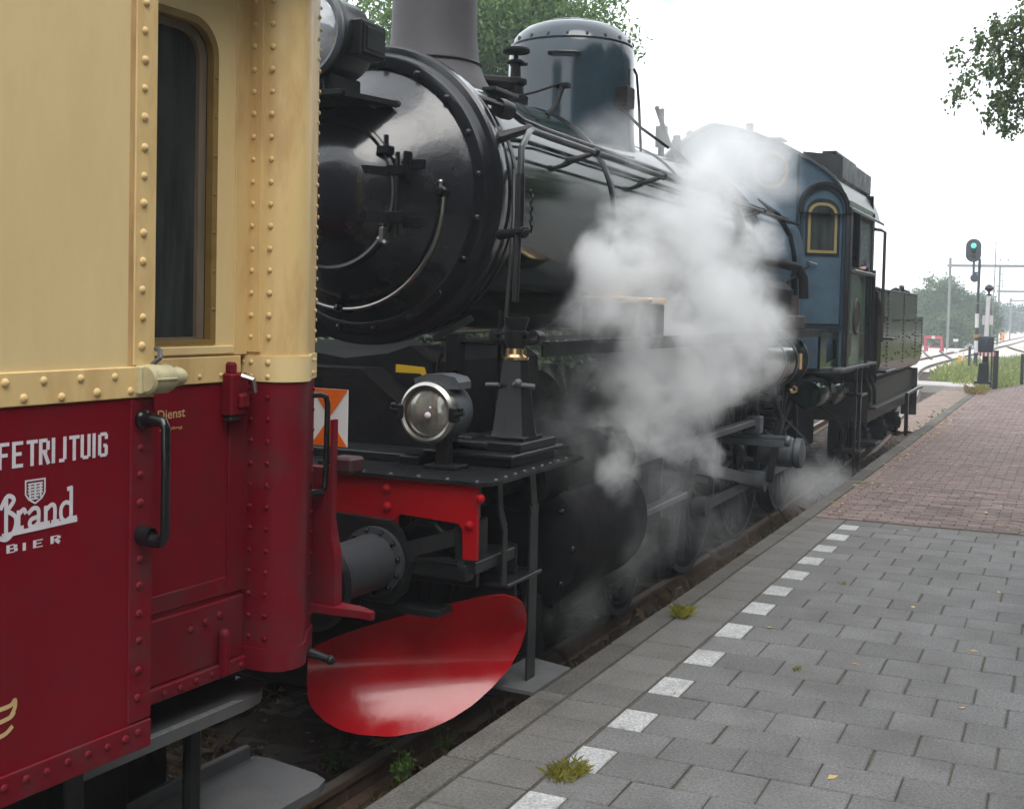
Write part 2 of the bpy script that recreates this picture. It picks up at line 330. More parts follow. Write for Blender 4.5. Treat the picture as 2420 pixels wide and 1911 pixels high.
# red bricks beyond
bl, bd = .232, .106; nb = 0; restb = MB(); row = 0; y = 11.74
while y < 38.4:
    xs = lerp_path(KI, y)+.006; x = xs-(bl/2 if row % 2 else 0)-random.uniform(0, .02); tl = math.tan(R(3.2*max(0, 1-(y-11.7)/8)))
    while x < (2.4 if y < 22 else 1.2):
        a, b_ = max(x, xs), x+bl
        if b_-a > .03 and not (y > 33 and a < -2.1+(y-33)*.17):
            g = random.uniform(.003, .007); dz = random.uniform(-.003, .003)
            f = lambda X, Y: (X, Y+tl*(X-xs))
            q = [f(a+g, y+g), f(b_-g, y+g), f(b_-g, y+bd-g), f(a+g, y+bd-g)]
            if nb < 300 and x < .35: B('brick', slab(q, .34, .4+dz, .005, .002), brickm, plat, 0); nb += 1
            else: s_ = slab(q, .34, .4+dz, .005, .002); restb.add(s_.v, s_.f)
        x += bl
    y += bd; row += 1
o = B('brick', restb, brickm, plat, 0); o['kind'] = 'stuff'
# ---- tracks
def rail_track(name, near, gauge, y0, y1, step, sleepers=True, z=0, side=-1, smax=999):
    t = tag(bpy.data.objects.new(name, None), kind='structure'); COL.objects.link(t); OFF[t.name] = (0, 0, 0)
    prof = [(-.07, -.16), (.07, -.16), (.07, -.145), (.012, -.125), (.012, -.045), (.036, -.032), (.036, 0), (-.036, 0), (-.036, -.032), (-.012, -.045), (-.012, -.125), (-.07, -.145)]
    ys = list(np.arange(y0, y1+.01, step)); pts = [(lerp_s(near, y), y) for y in ys]
    for dx in (0, side*gauge):
        mb = MB(); V = []; n = len(prof); tops = MB(); TV = []
        for i, (x, y) in enumerate(pts):
            a = pts[max(i-1, 0)]; b_ = pts[min(i+1, len(pts)-1)]; d = Vector((b_[0]-a[0], b_[1]-a[1])).normalized(); nx = Vector((d.y, -d.x))
            V += [(x+nx.x*(dx+p[0]), y+nx.y*(dx+p[0]), z+p[1]) for p in prof]
            TV += [(x+nx.x*(dx+e), y+nx.y*(dx+e), z+.003) for e in (-.03, .03)]
        F = [(i*n+j, i*n+(j+1) % n, (i+1)*n+(j+1) % n, (i+1)*n+j) for i in range(len(pts)-1) for j in range(n)]
        mb.add(V, F); r = B('rail', mb, railm, t, 30)
        tops.add(TV, [(2*i, 2*i+1, 2*i+3, 2*i+2) for i in range(len(pts)-1)]); B('rail_head', tops, railtop, r, 0)
    if sleepers:
        sm = mesh('sleeper', MB().cbox(-1.25, 1.25, -.12, .12, -.11, 0, .012), sleep)
        y = y0+.2; c = 0
        while y < min(y1, smax) and c < 295:
            x = lerp_s(near, y); d = (lerp_s(near, y+.3)-lerp_s(near, y-.3))/.6
            inst('sleeper', sm, t, (x+side*gauge/2, y, z-.162), (0, 0, -math.atan(d))); y += .62; c += 1
    return t
def lerp_s(P, y):      # smooth (Catmull-Rom) path
    Y = [p[0] for p in P]; i = max(0, min(len(P)-2, next((k for k in range(len(P)-1) if y <= Y[k+1]), len(P)-2)))
    p0 = P[max(i-1, 0)]; p1 = P[i]; p2 = P[i+1]; p3 = P[min(i+2, len(P)-1)]; t = (y-p1[0])/(p2[0]-p1[0])
    m1 = (p2[1]-p0[1])/(p2[0]-p0[0])*(p2[0]-p1[0]); m2 = (p3[1]-p1[1])/(p3[0]-p1[0])*(p2[0]-p1[0])
    return (2*t**3-3*t*t+1)*p1[1]+(t**3-2*t*t+t)*m1+(-2*t**3+3*t*t)*p2[1]+(t**3-t*t)*m2
T1 = [(-10, -3.52), (0, -3.33), (4.95, -3.235), (8.3, -3.18), (11.5, -3.13), (13.6, -3.10), (20, -3.17), (27, -3.42), (35, -3.9), (42, -4.55), (50, -5.5), (57, -5.98), (63, -6.0), (72, -5.76), (90, -5.27), (102, -5.02), (117, -4.6), (136, -4.2), (170, -3.2), (220, -.5)]
tag(rail_track('railway_track', T1, 1.5, -9, 215, 1.0, smax=62), kind='structure')
T2 = [(58, 3.5), (75, -.3), (84, -1.85), (90.7, -2.89), (97, -3.74), (104, -4.5), (112, -4.9)]
rail_track('branch_track', T2, 1.3, 60, 110, 1.5, sleepers=False, side=1)
T3 = [(69.5, -5.75), (72, -6.15), (76.8, -6.85), (81, -7.4), (84.9, -7.92), (87, -8.2)]
rail_track('siding_track', T3, 1.1, 70, 86, .8, sleepers=False)
o = tag(B('concrete_slab', MB().cbox(-4.75, -2.75, 41.3, 43.4, -.22, .1, .03), concm), kind='structure')
# ================================================================== CARRIAGE (local x = outwards, y = forwards, z = up)
car = thing('railway_carriage', (-2.6, 2.7, 0), 'cream and maroon riveted buffet carriage beside the platform, at the left edge', 'railway carriage', rotz=R(-3.08), off=(0, 0, 0))
ZW, ZT, ZB = 2.09, 3.95, .985
# side panel: cream above the waist line, maroon below
B('side_panel', MB().box(-.05, 0, -7, .17, ZW, ZT), cream, car, 0)
sp = B('side_panel', MB().box(-.05, .0005, -7, .17, ZB, ZW-.002), maroon, car, 0); sp['label'] = 'maroon lower side panel with lettering'
rv = MB(); rv.lathe([(.0128, 0), (.012, .003), (.0095, .0065), (.005, .009), (.0001, .0098)], (0, 0, 0), (1, 0, 0), 12); 
RC = mesh('rivet', rv, creamp, 60); RM = mesh('rivet', rv, maroond, 60)
def rivet(parent, me, p, ang=0, s=1):
    s *= random.uniform(.88, 1.1); inst('rivet', me, parent, (p[0], p[1]+random.gauss(0, .0012), p[2]+random.gauss(0, .0015)), (random.uniform(0, .4), 0, ang), (s*random.uniform(.8, 1.05), s, s))
# end strip, waist band, sill band (proud of the panel)
st = B('corner_strip', MB().cbox(-.02, .0065, .085, .1735, ZW+.098, ZT, .003), creamp, car, 0)
for i in range(16): rivet(st, RC, (.0065, .118+.0003*i*.2, 2.248+i*.0875))
seamm = mat('rusty_seam', (.50, .30, .13), .7, var=.3, vscale=14, dirt=(.62, .43, .2), damt=.8, dscale=9, stretch=(1, 1, .3))
B('panel_seam', MB().box(.0003, .0018, .066, .084, ZW+.1, ZT), seamm, st, 0)
wb = B('waist_band', MB().cbox(-.02, .0085, -7, .1735, ZW, 2.186, .003), creamp, car, 0)
for i in range(9): rivet(wb, RC, (.0085, .007-.1295*i, 2.159)); rivet(wb, RC, (.0085, .071-.1295*i, 2.112))
st = B('corner_strip', MB().cbox(-.02, .0065, .078, .1735, 1.078, ZW-.004, .003), maroond, car, 0)
for z in [1.934, 1.852, 1.764, 1.677, 1.586, 1.502, 1.416, 1.330, 1.240, 1.153, 1.045]: rivet(st, RM, (.0065, .116, z))
sb = B('sill_band', MB().cbox(-.03, .0085, -7, .1735, ZB, 1.072, .003), maroond, car, 0)
for i in range(12): rivet(sb, RM, (.0085, .066-.0735*i, 1.037))
# return of the side panel into the doorway
B('door_recess_wall', MB().box(-.33, -.045, .155, .168, ZW, ZT), creamp, car, 0)
B('door_recess_wall', MB().box(-.33, -.045, .155, .168, ZB, ZW-.002), maroond, car, 0)
# body core, roof, underframe
B('body', MB().box(-2.40, -.40, -7, 1.29, 1.0, 3.9), inter, car, 0)
B('end_wall', MB().box(-2.62, -.33, 1.295, 1.325, ZW, 4.0), sooty, car, 0)  # hidden upper face made dark to keep cream out of the smokebox reflections
B('end_wall', MB().box(-2.62, -.30, 1.295, 1.33, ZB, ZW-.002), maroond, car, 0)
rp = [(-1.38+1.44*math.cos(R(a)), 3.78+.62*math.sin(R(a))) for a in range(0, 181, 10)]
B('roof', MB().prism(rp, (0, -7, 0), (1, 0, 0), (0, 0, 1), (0, 8.36, 0)), greysteel, car, 30)
uf = MB().box(-2.35, -.55, -7, 1.2, .74, .99).box(-2.5, -.56, -7, .9, .88, .98)
for yy in (-1.6, .3): uf.cbox(-2.2, -.56, yy-.5, yy+.35, .32, .72, .03)
B('underframe', uf, sooty, car, 0)
B('dark_end_block', MB().cbox(-2.2, -.9, .6, 1.2, .22, .9, .03), sooty, car, 0)  # plain dark box added under the carriage end to block a pale gap
for xx in (-.62, -2.12):
    for yy in (-2.6, -.55):
        B('wheel', MB().lathe([(.06, .07), (.12, .07), (.14, .03), (.40, .03), (.42, .065), (.47, .065), (.475, -.05), (.5, -.07), (.42, -.07), (.06, -.05)], (xx, yy, .46), (1, 0, 0), 28, cap=True), sooty, car)
# ---- door (set back by .29)
D0 = -.29
def rrect(x0, x1, z0, z1, r_tl, r_tr, n=8):
    P = []
    P += [(x0, z0)]; P += [(x1, z0)]
    P += arc((x1-r_tr, z1-r_tr), r_tr, 0, 90, n); P += arc((x0+r_tl, z1-r_tl), r_tl, 90, 180, n); return P
def outer_for(inner, x0, x1, z0, z1):
    cx = (min(p[0] for p in inner)+max(p[0] for p in inner))/2; cz = (min(p[1] for p in inner)+max(p[1] for p in inner))/2; O = []
    for a, b_ in inner:
        dx, dz = a-cx, b_-cz; k = 1e9
        if dx > 1e-6: k = min(k, (x1-cx)/dx)
        if dx < -1e-6: k = min(k, (x0-cx)/dx)
        if dz > 1e-6: k = min(k, (z1-cz)/dz)
        if dz < -1e-6: k = min(k, (z0-cz)/dz)
        O.append((cx+dx*k, cz+dz*k))
    return O
def plate(mb, poly_or, o, dep): pass
door = B('door', MB().ring([(.17, 2.19), (.87, 2.19)]+outer_for(rrect(.28, .765, 2.232, 3.405, .13, .13), .17, .87, 2.19, 3.8)[2:], rrect(.28, .765, 2.232, 3.405, .13, .13), (D0, 0, 0), (0, 1, 0), (0, 0, 1), (-.03, 0, 0)).box(D0-.03, D0, .17, .87, 3.79, 3.95), cream, car, 0)
inn = rrect(.28, .765, 2.232, 3.405, .13, .13); i2 = rrect(.302, .738, 2.25, 3.378, .11, .11)
B('window_moulding', MB().ring(inn, i2, (D0+.004, 0, 0), (0, 1, 0), (0, 0, 1), (-.03, 0, 0)), olivem, door, 0)
i3 = rrect(.335, .702, 2.258, 3.352, .09, .09)
B('window_frame', MB().ring(i2, i3, (D0-.03, 0, 0), (0, 1, 0), (0, 0, 1), (-.02, 0, 0)), wood, door, 0)
B('window_pane', MB().box(D0-.055, D0-.048, .28, .75, 2.24, 3.4), glassd, door, 0)
rb = mesh('screw', MB().lathe([(.006, 0), (.005, .003), (.0001, .0045)], (0, 0, 0), (1, 0, 0), 8), olivem, 60)
for z in (2.36, 2.5, 2.64, 2.78, 2.92, 3.06, 3.2): inst('screw', rb, door, (D0+.004, .752, z))
# rail under the window and the cream band
B('door_rail', MB().cbox(D0-.02, D0+.012, .17, .86, 2.196, 2.226, .003), cream, door, 0)
B('door_band', MB().cbox(D0-.02, D0+.010, .17, .90, ZW, 2.188, .003), creamp, car, 0)
for yy, z in ((.56, 2.152), (.68, 2.115), (.79, 2.118)): rivet(car, RC, (D0+.010, yy, z), 0, .7)
B('door_jamb', MB().cbox(D0-.03, D0+.006, .862, .945, 2.19, 3.95, .003), creamp, car, 0)
dl = B('lower_door_panel', MB().box(D0-.03, D0, .17, .93, ZB, ZW-.002), maroon, car, 0)
B('panel_frame', MB().cbox(D0-.01, D0+.009, .842, .945, 1.29, ZW-.004, .003).cbox(D0-.01, D0+.008, .17, .84, 1.292, 1.356, .003), maroond, dl, 0)
B('kick_plate', MB().cbox(D0-.01, D0+.013, .17, .93, 1.04, 1.272, .004), maroond, dl, 0)
B('door_sill', MB().cbox(D0-.05, D0+.03, .17, .93, .985, 1.038, .005), maroond, dl, 0)
for yy, z in ((.647, 1.203), (.72, 1.212), (.796, 1.219)): rivet(dl, RM, (D0+.013, yy, z), 0, 1.15)
for yy in (.5, .58, .66, .74, .82, .9): rivet(dl, RM, (D0+.03, yy, 1.012), 0, .95)
hb = B('step_hanger_bracket', MB().tube([(D0+.035, .80, 1.0), (D0+.035, .80, 1.15)], .022, 10).sphere((D0+.035, .80, 1.15), .023), maroond, car)
# door lock
lk = B('door_lock', MB().cbox(D0, D0+.055, .80, .895, 1.965, 2.125, .008).cbox(D0, D0+.04, .815, .85, 2.12, 2.165, .008).cbox(D0+.01, D0+.075, .83, .885, 1.99, 2.05, .01), maroond, car)
B('lock_lever', MB().tube([(D0+.07, .835, 2.115), (D0+.105, .855, 2.105), (D0+.10, .875, 2.06), (D0+.06, .885, 2.042)], [.014, .013, .011, .012], 10), steel, lk)
B('lock_keep', MB().cbox(D0+.01, D0+.05, .80, .86, 1.945, 1.962, .004), blackm, lk, 0)
# cream lamp bracket on the corner strip
lb = B('lamp_bracket', MB().lathe([(.0001, -.002), (.038, 0), (.046, .008), (.046, .085), (.040, .10), (.030, .104)], (.035, .105, 2.148), (0, 1, 0), 20).lathe([(.024, .1), (.03, .105), (.03, .15), (.022, .165), (.0001, .17)], (.03, .105, 2.15), (0, 1, 0), 16).cbox(0, .03, .09, .22, 2.10, 2.19, .006).cbox(.03, .085, .11, .195, 2.145, 2.153, .002), mat('cream_bracket', (.50, .44, .25), .5, dirt=(.2, .17, .1), damt=.6, dscale=12), car)
B('bracket_hook', MB().tube([(.03, .135, 2.19), (.05, .15, 2.212), (.03, .17, 2.235), (.008, .175, 2.24)], .008, 8), greysteel, lb)
# black grab handle on the corner strip
gh = B('grab_handle', MB().tube([(.0, .120, 2.022), (.07, .123, 2.022), (.094, .124, 2.018), (.103, .124, 2.0), (.105, .124, 1.86), (.105, .124, 1.69), (.102, .124, 1.665), (.085, .124, 1.648), (.06, .124, 1.648), (.0, .122, 1.662)], [.026, .019, .016, .015, .0145, .015, .016, .018, .022, .03], 12).lathe([(.03, 0), (.03, .012), (.022, .02), (.022, .045)], (.005, .121, 2.022), (1, 0, 0), 14).lathe([(.03, 0), (.03, .014), (.026, .03), (.024, .05)], (.005, .122, 1.665), (1, 0, 0), 14), black, car)
# ---- corner pillar
pp = [(-.315, .94), (-.225, .942), (-.168, .955), (-.130, .985), (-.112, 1.02), (-.108, 1.05), (-.116, 1.09), (-.135, 1.125), (-.165, 1.165), (-.205, 1.22), (-.240, 1.29), (-.262, 1.325), (-.33, 1.34)]
def pillar(z0, z1, m, nm, cut=None):
    return B(nm, MB().prism(pp+[(-.5, 1.34), (-.5, .94)], (0, 0, z0), (1, 0, 0), (0, 1, 0), (0, 0, z1-z0)), m, car, 40)
pu = pillar(ZW, 4.0, creamp, 'corner_pillar'); pl = pillar(ZB+.015, ZW-.002, maroond, 'corner_pillar'); pl['label'] = 'maroon lower half of the corner pillar'
# cover strip with the seam, double band at the waist, bottom band
B('cover_strip', MB().cbox(-.315, -.222, .932, .945, 2.20, 3.98, .002), creamp, pu, 0)
B('pillar_band', MB().prism([(p[0]+.008 if p[0] > -.3 else p[0], p[1]-.006 if p[1] < 1 else p[1]+.004) for p in pp]+[(-.45, 1.344), (-.45, .936)], (0, 0, ZW), (1, 0, 0), (0, 1, 0), (0, 0, .098)), cream, pu, 40)
B('pillar_band', MB().prism([(p[0]+.006 if p[0] > -.3 else p[0], p[1]-.006 if p[1] < 1 else p[1]+.004) for p in pp]+[(-.45, 1.344), (-.45, .936)], (0, 0, ZB), (1, 0, 0), (0, 1, 0), (0, 0, .085)), maroond, pl, 40)
A90 = R(-90)
zs_u = [2.258+.0838*i for i in range(17)]
for i, z in enumerate(zs_u):
    rivet(pu, RC, (-.262, .932, z), A90, .85); rivet(pu, RC, (-.189, .948, z), A90*.93, .9)
    if i % 2 == 0: rivet(pu, RC, (-.300, .932, z), A90, .7)
    if i not in (9, 12): rivet(pu, RC, (-.238, 1.292, z+.02), R(25), .75)
    rivet(pu, RC, (-.255, 1.318, z-.02), R(35), .75)
for z in (2.162, 2.112):
    for xx in (-.30, -.262): rivet(pu, RC, (xx, .936, z), A90, .8)
    rivet(pu, RC, (-.188, .945, z), A90*.93, 1); rivet(pu, RC, (-.232, 1.288, z), R(25), .8); rivet(pu, RC, (-.205, 1.24, z), R(32), .8)
for i in range(12):
    z = 2.031-.0838*i
    if z > 1.02:
        rivet(pl, RM, (-.262, .94, z), A90, .8); rivet(pl, RM, (-.189, .949, z), A90*.93, .8)
        if i % 2 == 0 and i: rivet(pl, RM, (-.298, .94, z), A90, .75)
        rivet(pl, RM, (-.236, 1.284, z+.015), R(25), .75)
# lower end plate with the hook, second handle, vertical bar
ep = B('end_plate', MB().prism([(-.42, 1.13), (-.15, 1.145), (-.152, 1.36), (-.19, 1.52), (-.215, 1.72), (-.42, 1.72)], (0, 1.335, 0), (1, 0, 0), (0, 0, 1), (0, .05, 0)), maroond, car, 0)
B('end_hook', MB().prism([(-.30, 1.30), (-.12, 1.32), (-.02, 1.335), (.035, 1.33), (.035, 1.36), (-.05, 1.40), (-.30, 1.42)], (0, 0, 1.125), (1, 0, 0), (0, 1, 0), (0, 0, .03)), maroond, ep, 0)
B('grab_handle', MB().tube([(-.26, 1.26, 2.015), (-.222, 1.31, 2.02), (-.205, 1.33, 2.012), (-.2, 1.335, 1.98), (-.204, 1.335, 1.7), (-.208, 1.335, 1.645), (-.215, 1.325, 1.622), (-.25, 1.27, 1.62)], [.013, .012, .012, .012, .012, .012, .013, .016], 10).sphere((-.243, 1.265, 1.645), .02), black, car)
B('coupling_bar', MB().bar((-.165, 1.335, 1.92), (-.18, 1.35, 1.36), .03, .016, (1, 0, 0)), maroond, car, 0)
B('coupling_lug', MB().cbox(-.20, -.09, 1.35, 1.45, 1.70, 1.765, .01), mat('dull_maroon_black', (.035, .006, .008), .6), car, 0)
B('brake_hose_tap', MB().tube([(-.3, 1.25, .99), (-.22, 1.28, .965), (-.16, 1.31, .945)], [.026, .02, .014], 10).sphere((-.15, 1.315, .94), .02).sphere((-.25, 1.27, .975), .034), blackm, car)
# steps
us = [(-.60, .10), (-.27, .10), (-.275, .95), (-.29, 1.05), (-.33, 1.11), (-.40, 1.13), (-.60, 1.06)]
s1 = B('upper_step', MB().prism(us, (0, 0, .815), (1, 0, 0), (0, 1, 0), (0, 0, .045)), stepm, car, 0)
B('worn_edge', MB().prism([(-.30, .42), (-.272, .42), (-.273, .93), (-.30, .9)], (0, 0, .8605), (1, 0, 0), (0, 1, 0), (0, 0, .003)), wornm, s1, 0)
ls = [(-.62, .25), (-.17, .25), (-.172, 1.28), (-.20, 1.36), (-.27, 1.39), (-.55, 1.42), (-.62, 1.40)]
B('lower_step', MB().prism(ls, (0, 0, .385), (1, 0, 0), (0, 1, 0), (0, 0, .035)).cbox(-.645, -.615, .3, 1.38, .40, .475, .005), stepm, car, 0)
B('step_hanger', MB().cbox(-.295, -.215, .03, .11, .36, .985, .006), blackm, car, 0)
B('step_hanger', MB().tube([(-.40, .79, .83), (-.40, .79, .42)], .034, 10), blackm, car)
# ---- lettering
def text_mesh(s, size=1):
    cu = bpy.data.curves.new('lettering', 'FONT'); cu.body = s; cu.size = size; cu.offset = .012; ob = bpy.data.objects.new('lettering', cu); COL.objects.link(ob)
    bpy.context.view_layer.update(); me = bpy.data.meshes.new_from_object(ob.evaluated_get(bpy.context.evaluated_depsgraph_get())); bpy.data.objects.remove(ob); bpy.data.curves.remove(cu); return me
def lettering(s, parent, y0, y1, z0, z1, n, m, name='lettering', slope=0, widthof=None):
    me = text_mesh(s); co = np.zeros(len(me.vertices)*3); me.vertices.foreach_get('co', co); co = co.reshape(-1, 3)
    xa, xb = co[:, 0].min(), co[:, 0].max(); za, zb = co[:, 1].min(), co[:, 1].max()
    V = np.c_[np.full(len(co), n), y0+(co[:, 0]-xa)/(xb-xa)*(y1-y0), z0+(co[:, 1]-za)/(zb-za)*(z1-z0)]; V[:, 2] += slope*(V[:, 1]-y0)
    me.vertices.foreach_set('co', V.ravel().astype(np.float32)); me.materials.clear(); me.materials.append(m)
    o = bpy.data.objects.new(name, me); COL.objects.link(o); o.parent = parent; return o
# condensed block capitals built from bars (unit cell 1 high)
GL = {'F': ([((0,0),(0,1)), ((0,.93),(.48,.93)), ((0,.52),(.40,.52))], .52), 'E': ([((0,0),(0,1)), ((0,.93),(.48,.93)), ((0,.52),(.40,.52)), ((0,.07),(.48,.07))], .52),
      'T': ([((.24,0),(.24,1)), ((-.06,.93),(.54,.93))], .5), 'R': ([((0,0),(0,1)), ((0,.93),(.36,.93)), ((.40,.9),(.40,.55)), ((0,.5),(.36,.5)), ((.20,.48),(.44,0))], .5),
      'I': ([((0,0),(0,1))], .14), 'J': ([((.30,.1),(.30,1)), ((-.02,.07),(.28,.07))], .40), 'U': ([((0,.08),(0,1)), ((.40,.08),(.40,1)), ((.03,.07),(.37,.07))], .5),
      'G': ([((0,.08),(0,.92)), ((.03,.93),(.42,.93)), ((.40,.93),(.40,.72)), ((.03,.07),(.42,.07)), ((.40,.07),(.40,.46)), ((.22,.46),(.42,.46))], .48), 'B': ([((0,0),(0,1)), ((0,.93),(.36,.93)), ((.40,.9),(.40,.56)), ((0,.51),(.38,.51)), ((0,.07),(.36,.07)), ((.42,.1),(.42,.48))], .5)}
def block_word(word, parent, y0, y1, z0, z1, n, m, w=.17):
    tot = sum(GL[c][1]+.20 for c in word)-.20; k = (y1-y0)/tot; h = z1-z0; x = y0; mb = MB(); e = 0
    for c in word:
        for (a, b_), (c_, d) in GL[c][0]:
            A_ = Vector((0, x+a*k, z0+b_*h)); B_ = Vector((0, x+c_*k, z0+d*h)); vert = abs(A_.y-B_.y) < 1e-6; q = Vector((1, 0, 0)).cross((B_-A_).normalized()); ww = (.19*k if not (abs(A_.z-B_.z) < 1e-6) else .14*h)/2; e += 1
            o_ = Vector((n+.00002*e, 0, 0)); mb.add([A_-q*ww+o_, B_-q*ww+o_, B_+q*ww+o_, A_+q*ww+o_], [(0, 1, 2, 3)])
        x += (GL[c][1]+.20)*k
    return B('lettering', mb, m, parent, 0, recalc=False)
block_word('BUFFETRIJTUIG', sp, -.523, -.012, 1.921, 1.994, .0022, white)
block_word('B', sp, -.361, -.331, 1.688, 1.711, .0025, white); block_word('I', sp, -.308, -.300, 1.687, 1.709, .0025, white); block_word('E', sp, -.273, -.243, 1.688, 1.710, .0025, white); block_word('R', sp, -.213, -.183, 1.690, 1.712, .0025, white)
# brand word in broken blackletter strokes
def strokes(lines, w, y0, z0, sc, name, m, parent, n=.0025):
    mb = MB(); e_ = 0
    for L in lines:
        if len(L) > 2:      # smooth the curve through the given points
            Q = []; k = len(L)
            for i in range(k-1):
                p0, p1, p2, p3 = (Vector((*L[max(i-1, 0)], 0)), Vector((*L[i], 0)), Vector((*L[i+1], 0)), Vector((*L[min(i+2, k-1)], 0)))
                for t in (0, .2, .4, .6, .8): Q.append((.5*((2*p1)+(p2-p0)*t+(2*p0-5*p1+4*p2-p3)*t*t+(3*p1-p0-3*p2+p3)*t**3))[:2])
            L = Q+[L[-1]]
        P_ = [Vector((0, y0+a[0]*sc, z0+a[1]*sc)) for a in L]; V = []; e_ += 1
        for i, p in enumerate(P_):
            d = (P_[min(i+1, len(P_)-1)]-P_[max(i-1, 0)]).normalized(); q = Vector((1, 0, 0)).cross(d)*w/2; ext = d*w*(.35 if i == len(P_)-1 else (-.35 if i == 0 else 0))
            o_ = Vector((n+.00002*e_, 0, 0)); V += [p-q+ext+o_, p+q+ext+o_]
        mb.add(V, [(2*i, 2*i+2, 2*i+3, 2*i+1) for i in range(len(P_)-1)])
    return B(name, mb, m, parent, 0, recalc=False)
bl_ = [[(.0, .95), (.28, 1.35), (.55, 1.18), (.25, .82)], [(.22, 1.3), (.22, -.05)], [(.25, .82), (.62, .55), (.58, .1), (.25, -.2), (-.1, -.1)],
       [(.75, .12), (.75, .72)], [(.75, .6), (.95, .78), (1.05, .66)], [(.65, .12), (.92, .12)],
       [(1.2, .62), (1.4, .76), (1.62, .66), (1.62, .12)], [(1.62, .42), (1.3, .36), (1.24, .16), (1.42, .08), (1.62, .2)], [(1.55, .12), (1.82, .12)],
       [(1.95, .12), (1.95, .72)], [(1.95, .6), (2.2, .78), (2.36, .66), (2.36, .12)], [(1.86, .12), (2.08, .12)], [(2.26, .12), (2.52, .12)],
       [(3.12, 1.3), (3.12, .12)], [(3.12, .7), (2.85, .78), (2.66, .6), (2.66, .25), (2.85, .08), (3.12, .2)], [(2.98, 1.28), (3.12, 1.3)], [(3.02, .12), (3.34, .14)],
       [(.1, -.05), (.9, -.02), (1.8, .0), (2.6, .03), (3.36, .05)]]
strokes(bl_, .0125, -.385, 1.743, .0765, 'lettering', white, sp)
# small shield
sh = [(-.307, 1.883), (-.237, 1.883), (-.237, 1.842), (-.248, 1.826), (-.272, 1.812), (-.296, 1.826), (-.307, 1.842)]
shi = [(-.272+(a+.272)*.86, 1.851+(b_-1.851)*.86) for a, b_ in sh]
shm = MB().ring(sh, shi, (.0022, 0, 0), (0, 1, 0), (0, 0, 1), (.0004, 0, 0))
for i in range(6): shm.box(.0022, .0026, -.297+.001*i*(i > 3), -.247-.003*i*(i > 3), 1.868-.0085*i, 1.873-.0085*i)
for yy in (-.29, -.272, -.254): shm.box(.0023, .0027, yy-.003, yy+.003, 1.83, 1.868)
B('shield_emblem', shm, white, sp, 0)
lettering('Dienst', dl, .482, .616, 1.972, 2.006, D0+.0025, ochre, slope=.03)
lettering('afdeling', dl, .492, .602, 1.93, 1.943, D0+.0025, ochre, slope=.03)
strokes([[(-.6, .38), (.0, .40), (.16, .52), (.16, .3), (.05, .12)], [(-.9, -.02), (-.05, .06), (.12, .16)], [(-.9, -.42), (-.2, -.36), (.06, -.22)]], .013, -.352, 1.222, .1, 'lettering', mat('lettering_cream', (.60, .42, .2), .55), sp)
# ================================================================== STEAM LOCOMOTIVE (x from its centre line, y along the track, z above rail)
loco = thing('steam_locomotive', (-3.944, 10, 0), 'black and dark green steam locomotive with red buffer beam facing the carriage', 'steam locomotive', off=(0, 10, 0))
BZ = 3.055
# smokebox
sbx = B('smokebox', MB().lathe([(.80, 6.205), (.845, 6.20), (.855, 6.215), (.87, 6.235), (.905, 6.24), (.92, 6.255), (.922, 6.32), (.91, 6.345), (.885, 6.35), (.885, 6.40), (.90, 6.41), (.90, 6.45), (.872, 6.46), (.872, 6.5)], (0, 0, BZ), (0, 1, 0), 72), black, loco)
B('front_ring', MB().lathe([(.765, 6.19), (.772, 6.172), (.80, 6.168), (.838, 6.175), (.848, 6.20)], (0, 0, BZ), (0, 1, 0), 72), black, sbx)
door = B('smokebox_door', MB().lathe([(.80, 6.215), (.79, 6.19), (.77, 6.178), (.72, 6.135), (.64, 6.05), (.56, 5.965), (.50, 5.905), (.455, 5.868), (.43, 5.852), (.405, 5.835), (.37, 5.80), (.30, 5.745), (.20, 5.695), (.10, 5.672), (.0001, 5.668)], (0, 0, BZ-.02), (0, 1, 0), 72), mat('smokebox_door_black', (.011, .012, .015), .24, bump=.22, bscale=22, rvar=.08, coat=.4), sbx, 60)
B('door_ring', MB().lathe([(.452, 5.885), (.449, 5.84), (.435, 5.828), (.418, 5.832), (.408, 5.86)], (0, 0, BZ-.03), (0, 1, 0), 64), black, door)
bolt = mesh('bolt', MB().lathe([(.024, .01), (.024, -.003), (.019, -.004), (.019, -.02), (.014, -.024), (.0001, -.026)], (0, 0, 0), (0, 1, 0), 8), black, 50)
for a in range(8, 360, 18): inst('bolt', bolt, sbx, (.81*math.cos(R(a)), 6.172, BZ-.01+.81*math.sin(R(a))))
# hinges of the door
hg = MB().cyl((.451, 5.84, 2.775), (.451, 5.84, 3.255), .013)
for z, r in ((3.152, .024), (2.885, .030)):
    hg.prism([(.03, -r*.75), (.02, 0), (.03, r*.9), (.30, r), (.30, -r), ], (0, 5.745, z), (1, .0, 0), (0, 0, 1), (0, .03, 0))
    hg.bar((.29, 5.76, z), (.40, 5.83, z-.006), 2*r, .02, (0, -1, .001)); hg.cbox(.385, .50, 5.815, 5.862, z-r-.004, z+r+.004, .005)
    hg.cbox(.47, .60, 5.87, 5.905, z+.005, z+.065 if z > 3 else z-.06, .004)
hg.cbox(.485, .515, 5.84, 5.9, 3.09, 3.26, .004)
B('door_hinge', hg, black, door)
B('door_clamp', MB().cyl((.372, 5.84, 3.23), (.372, 5.84, 3.355), .015).cbox(.33, .42, 5.80, 5.86, 3.245, 3.29, .006).tube([(.37, 5.85, 3.25), (.43, 5.87, 3.215)], .02), black, door)
B('door_dog', MB().cbox(.36, .39, 5.79, 5.87, 2.74, 2.83, .006).tube([(.35, 5.82, 2.765), (.41, 5.80, 2.735)], [.02, .012]), steel, door)
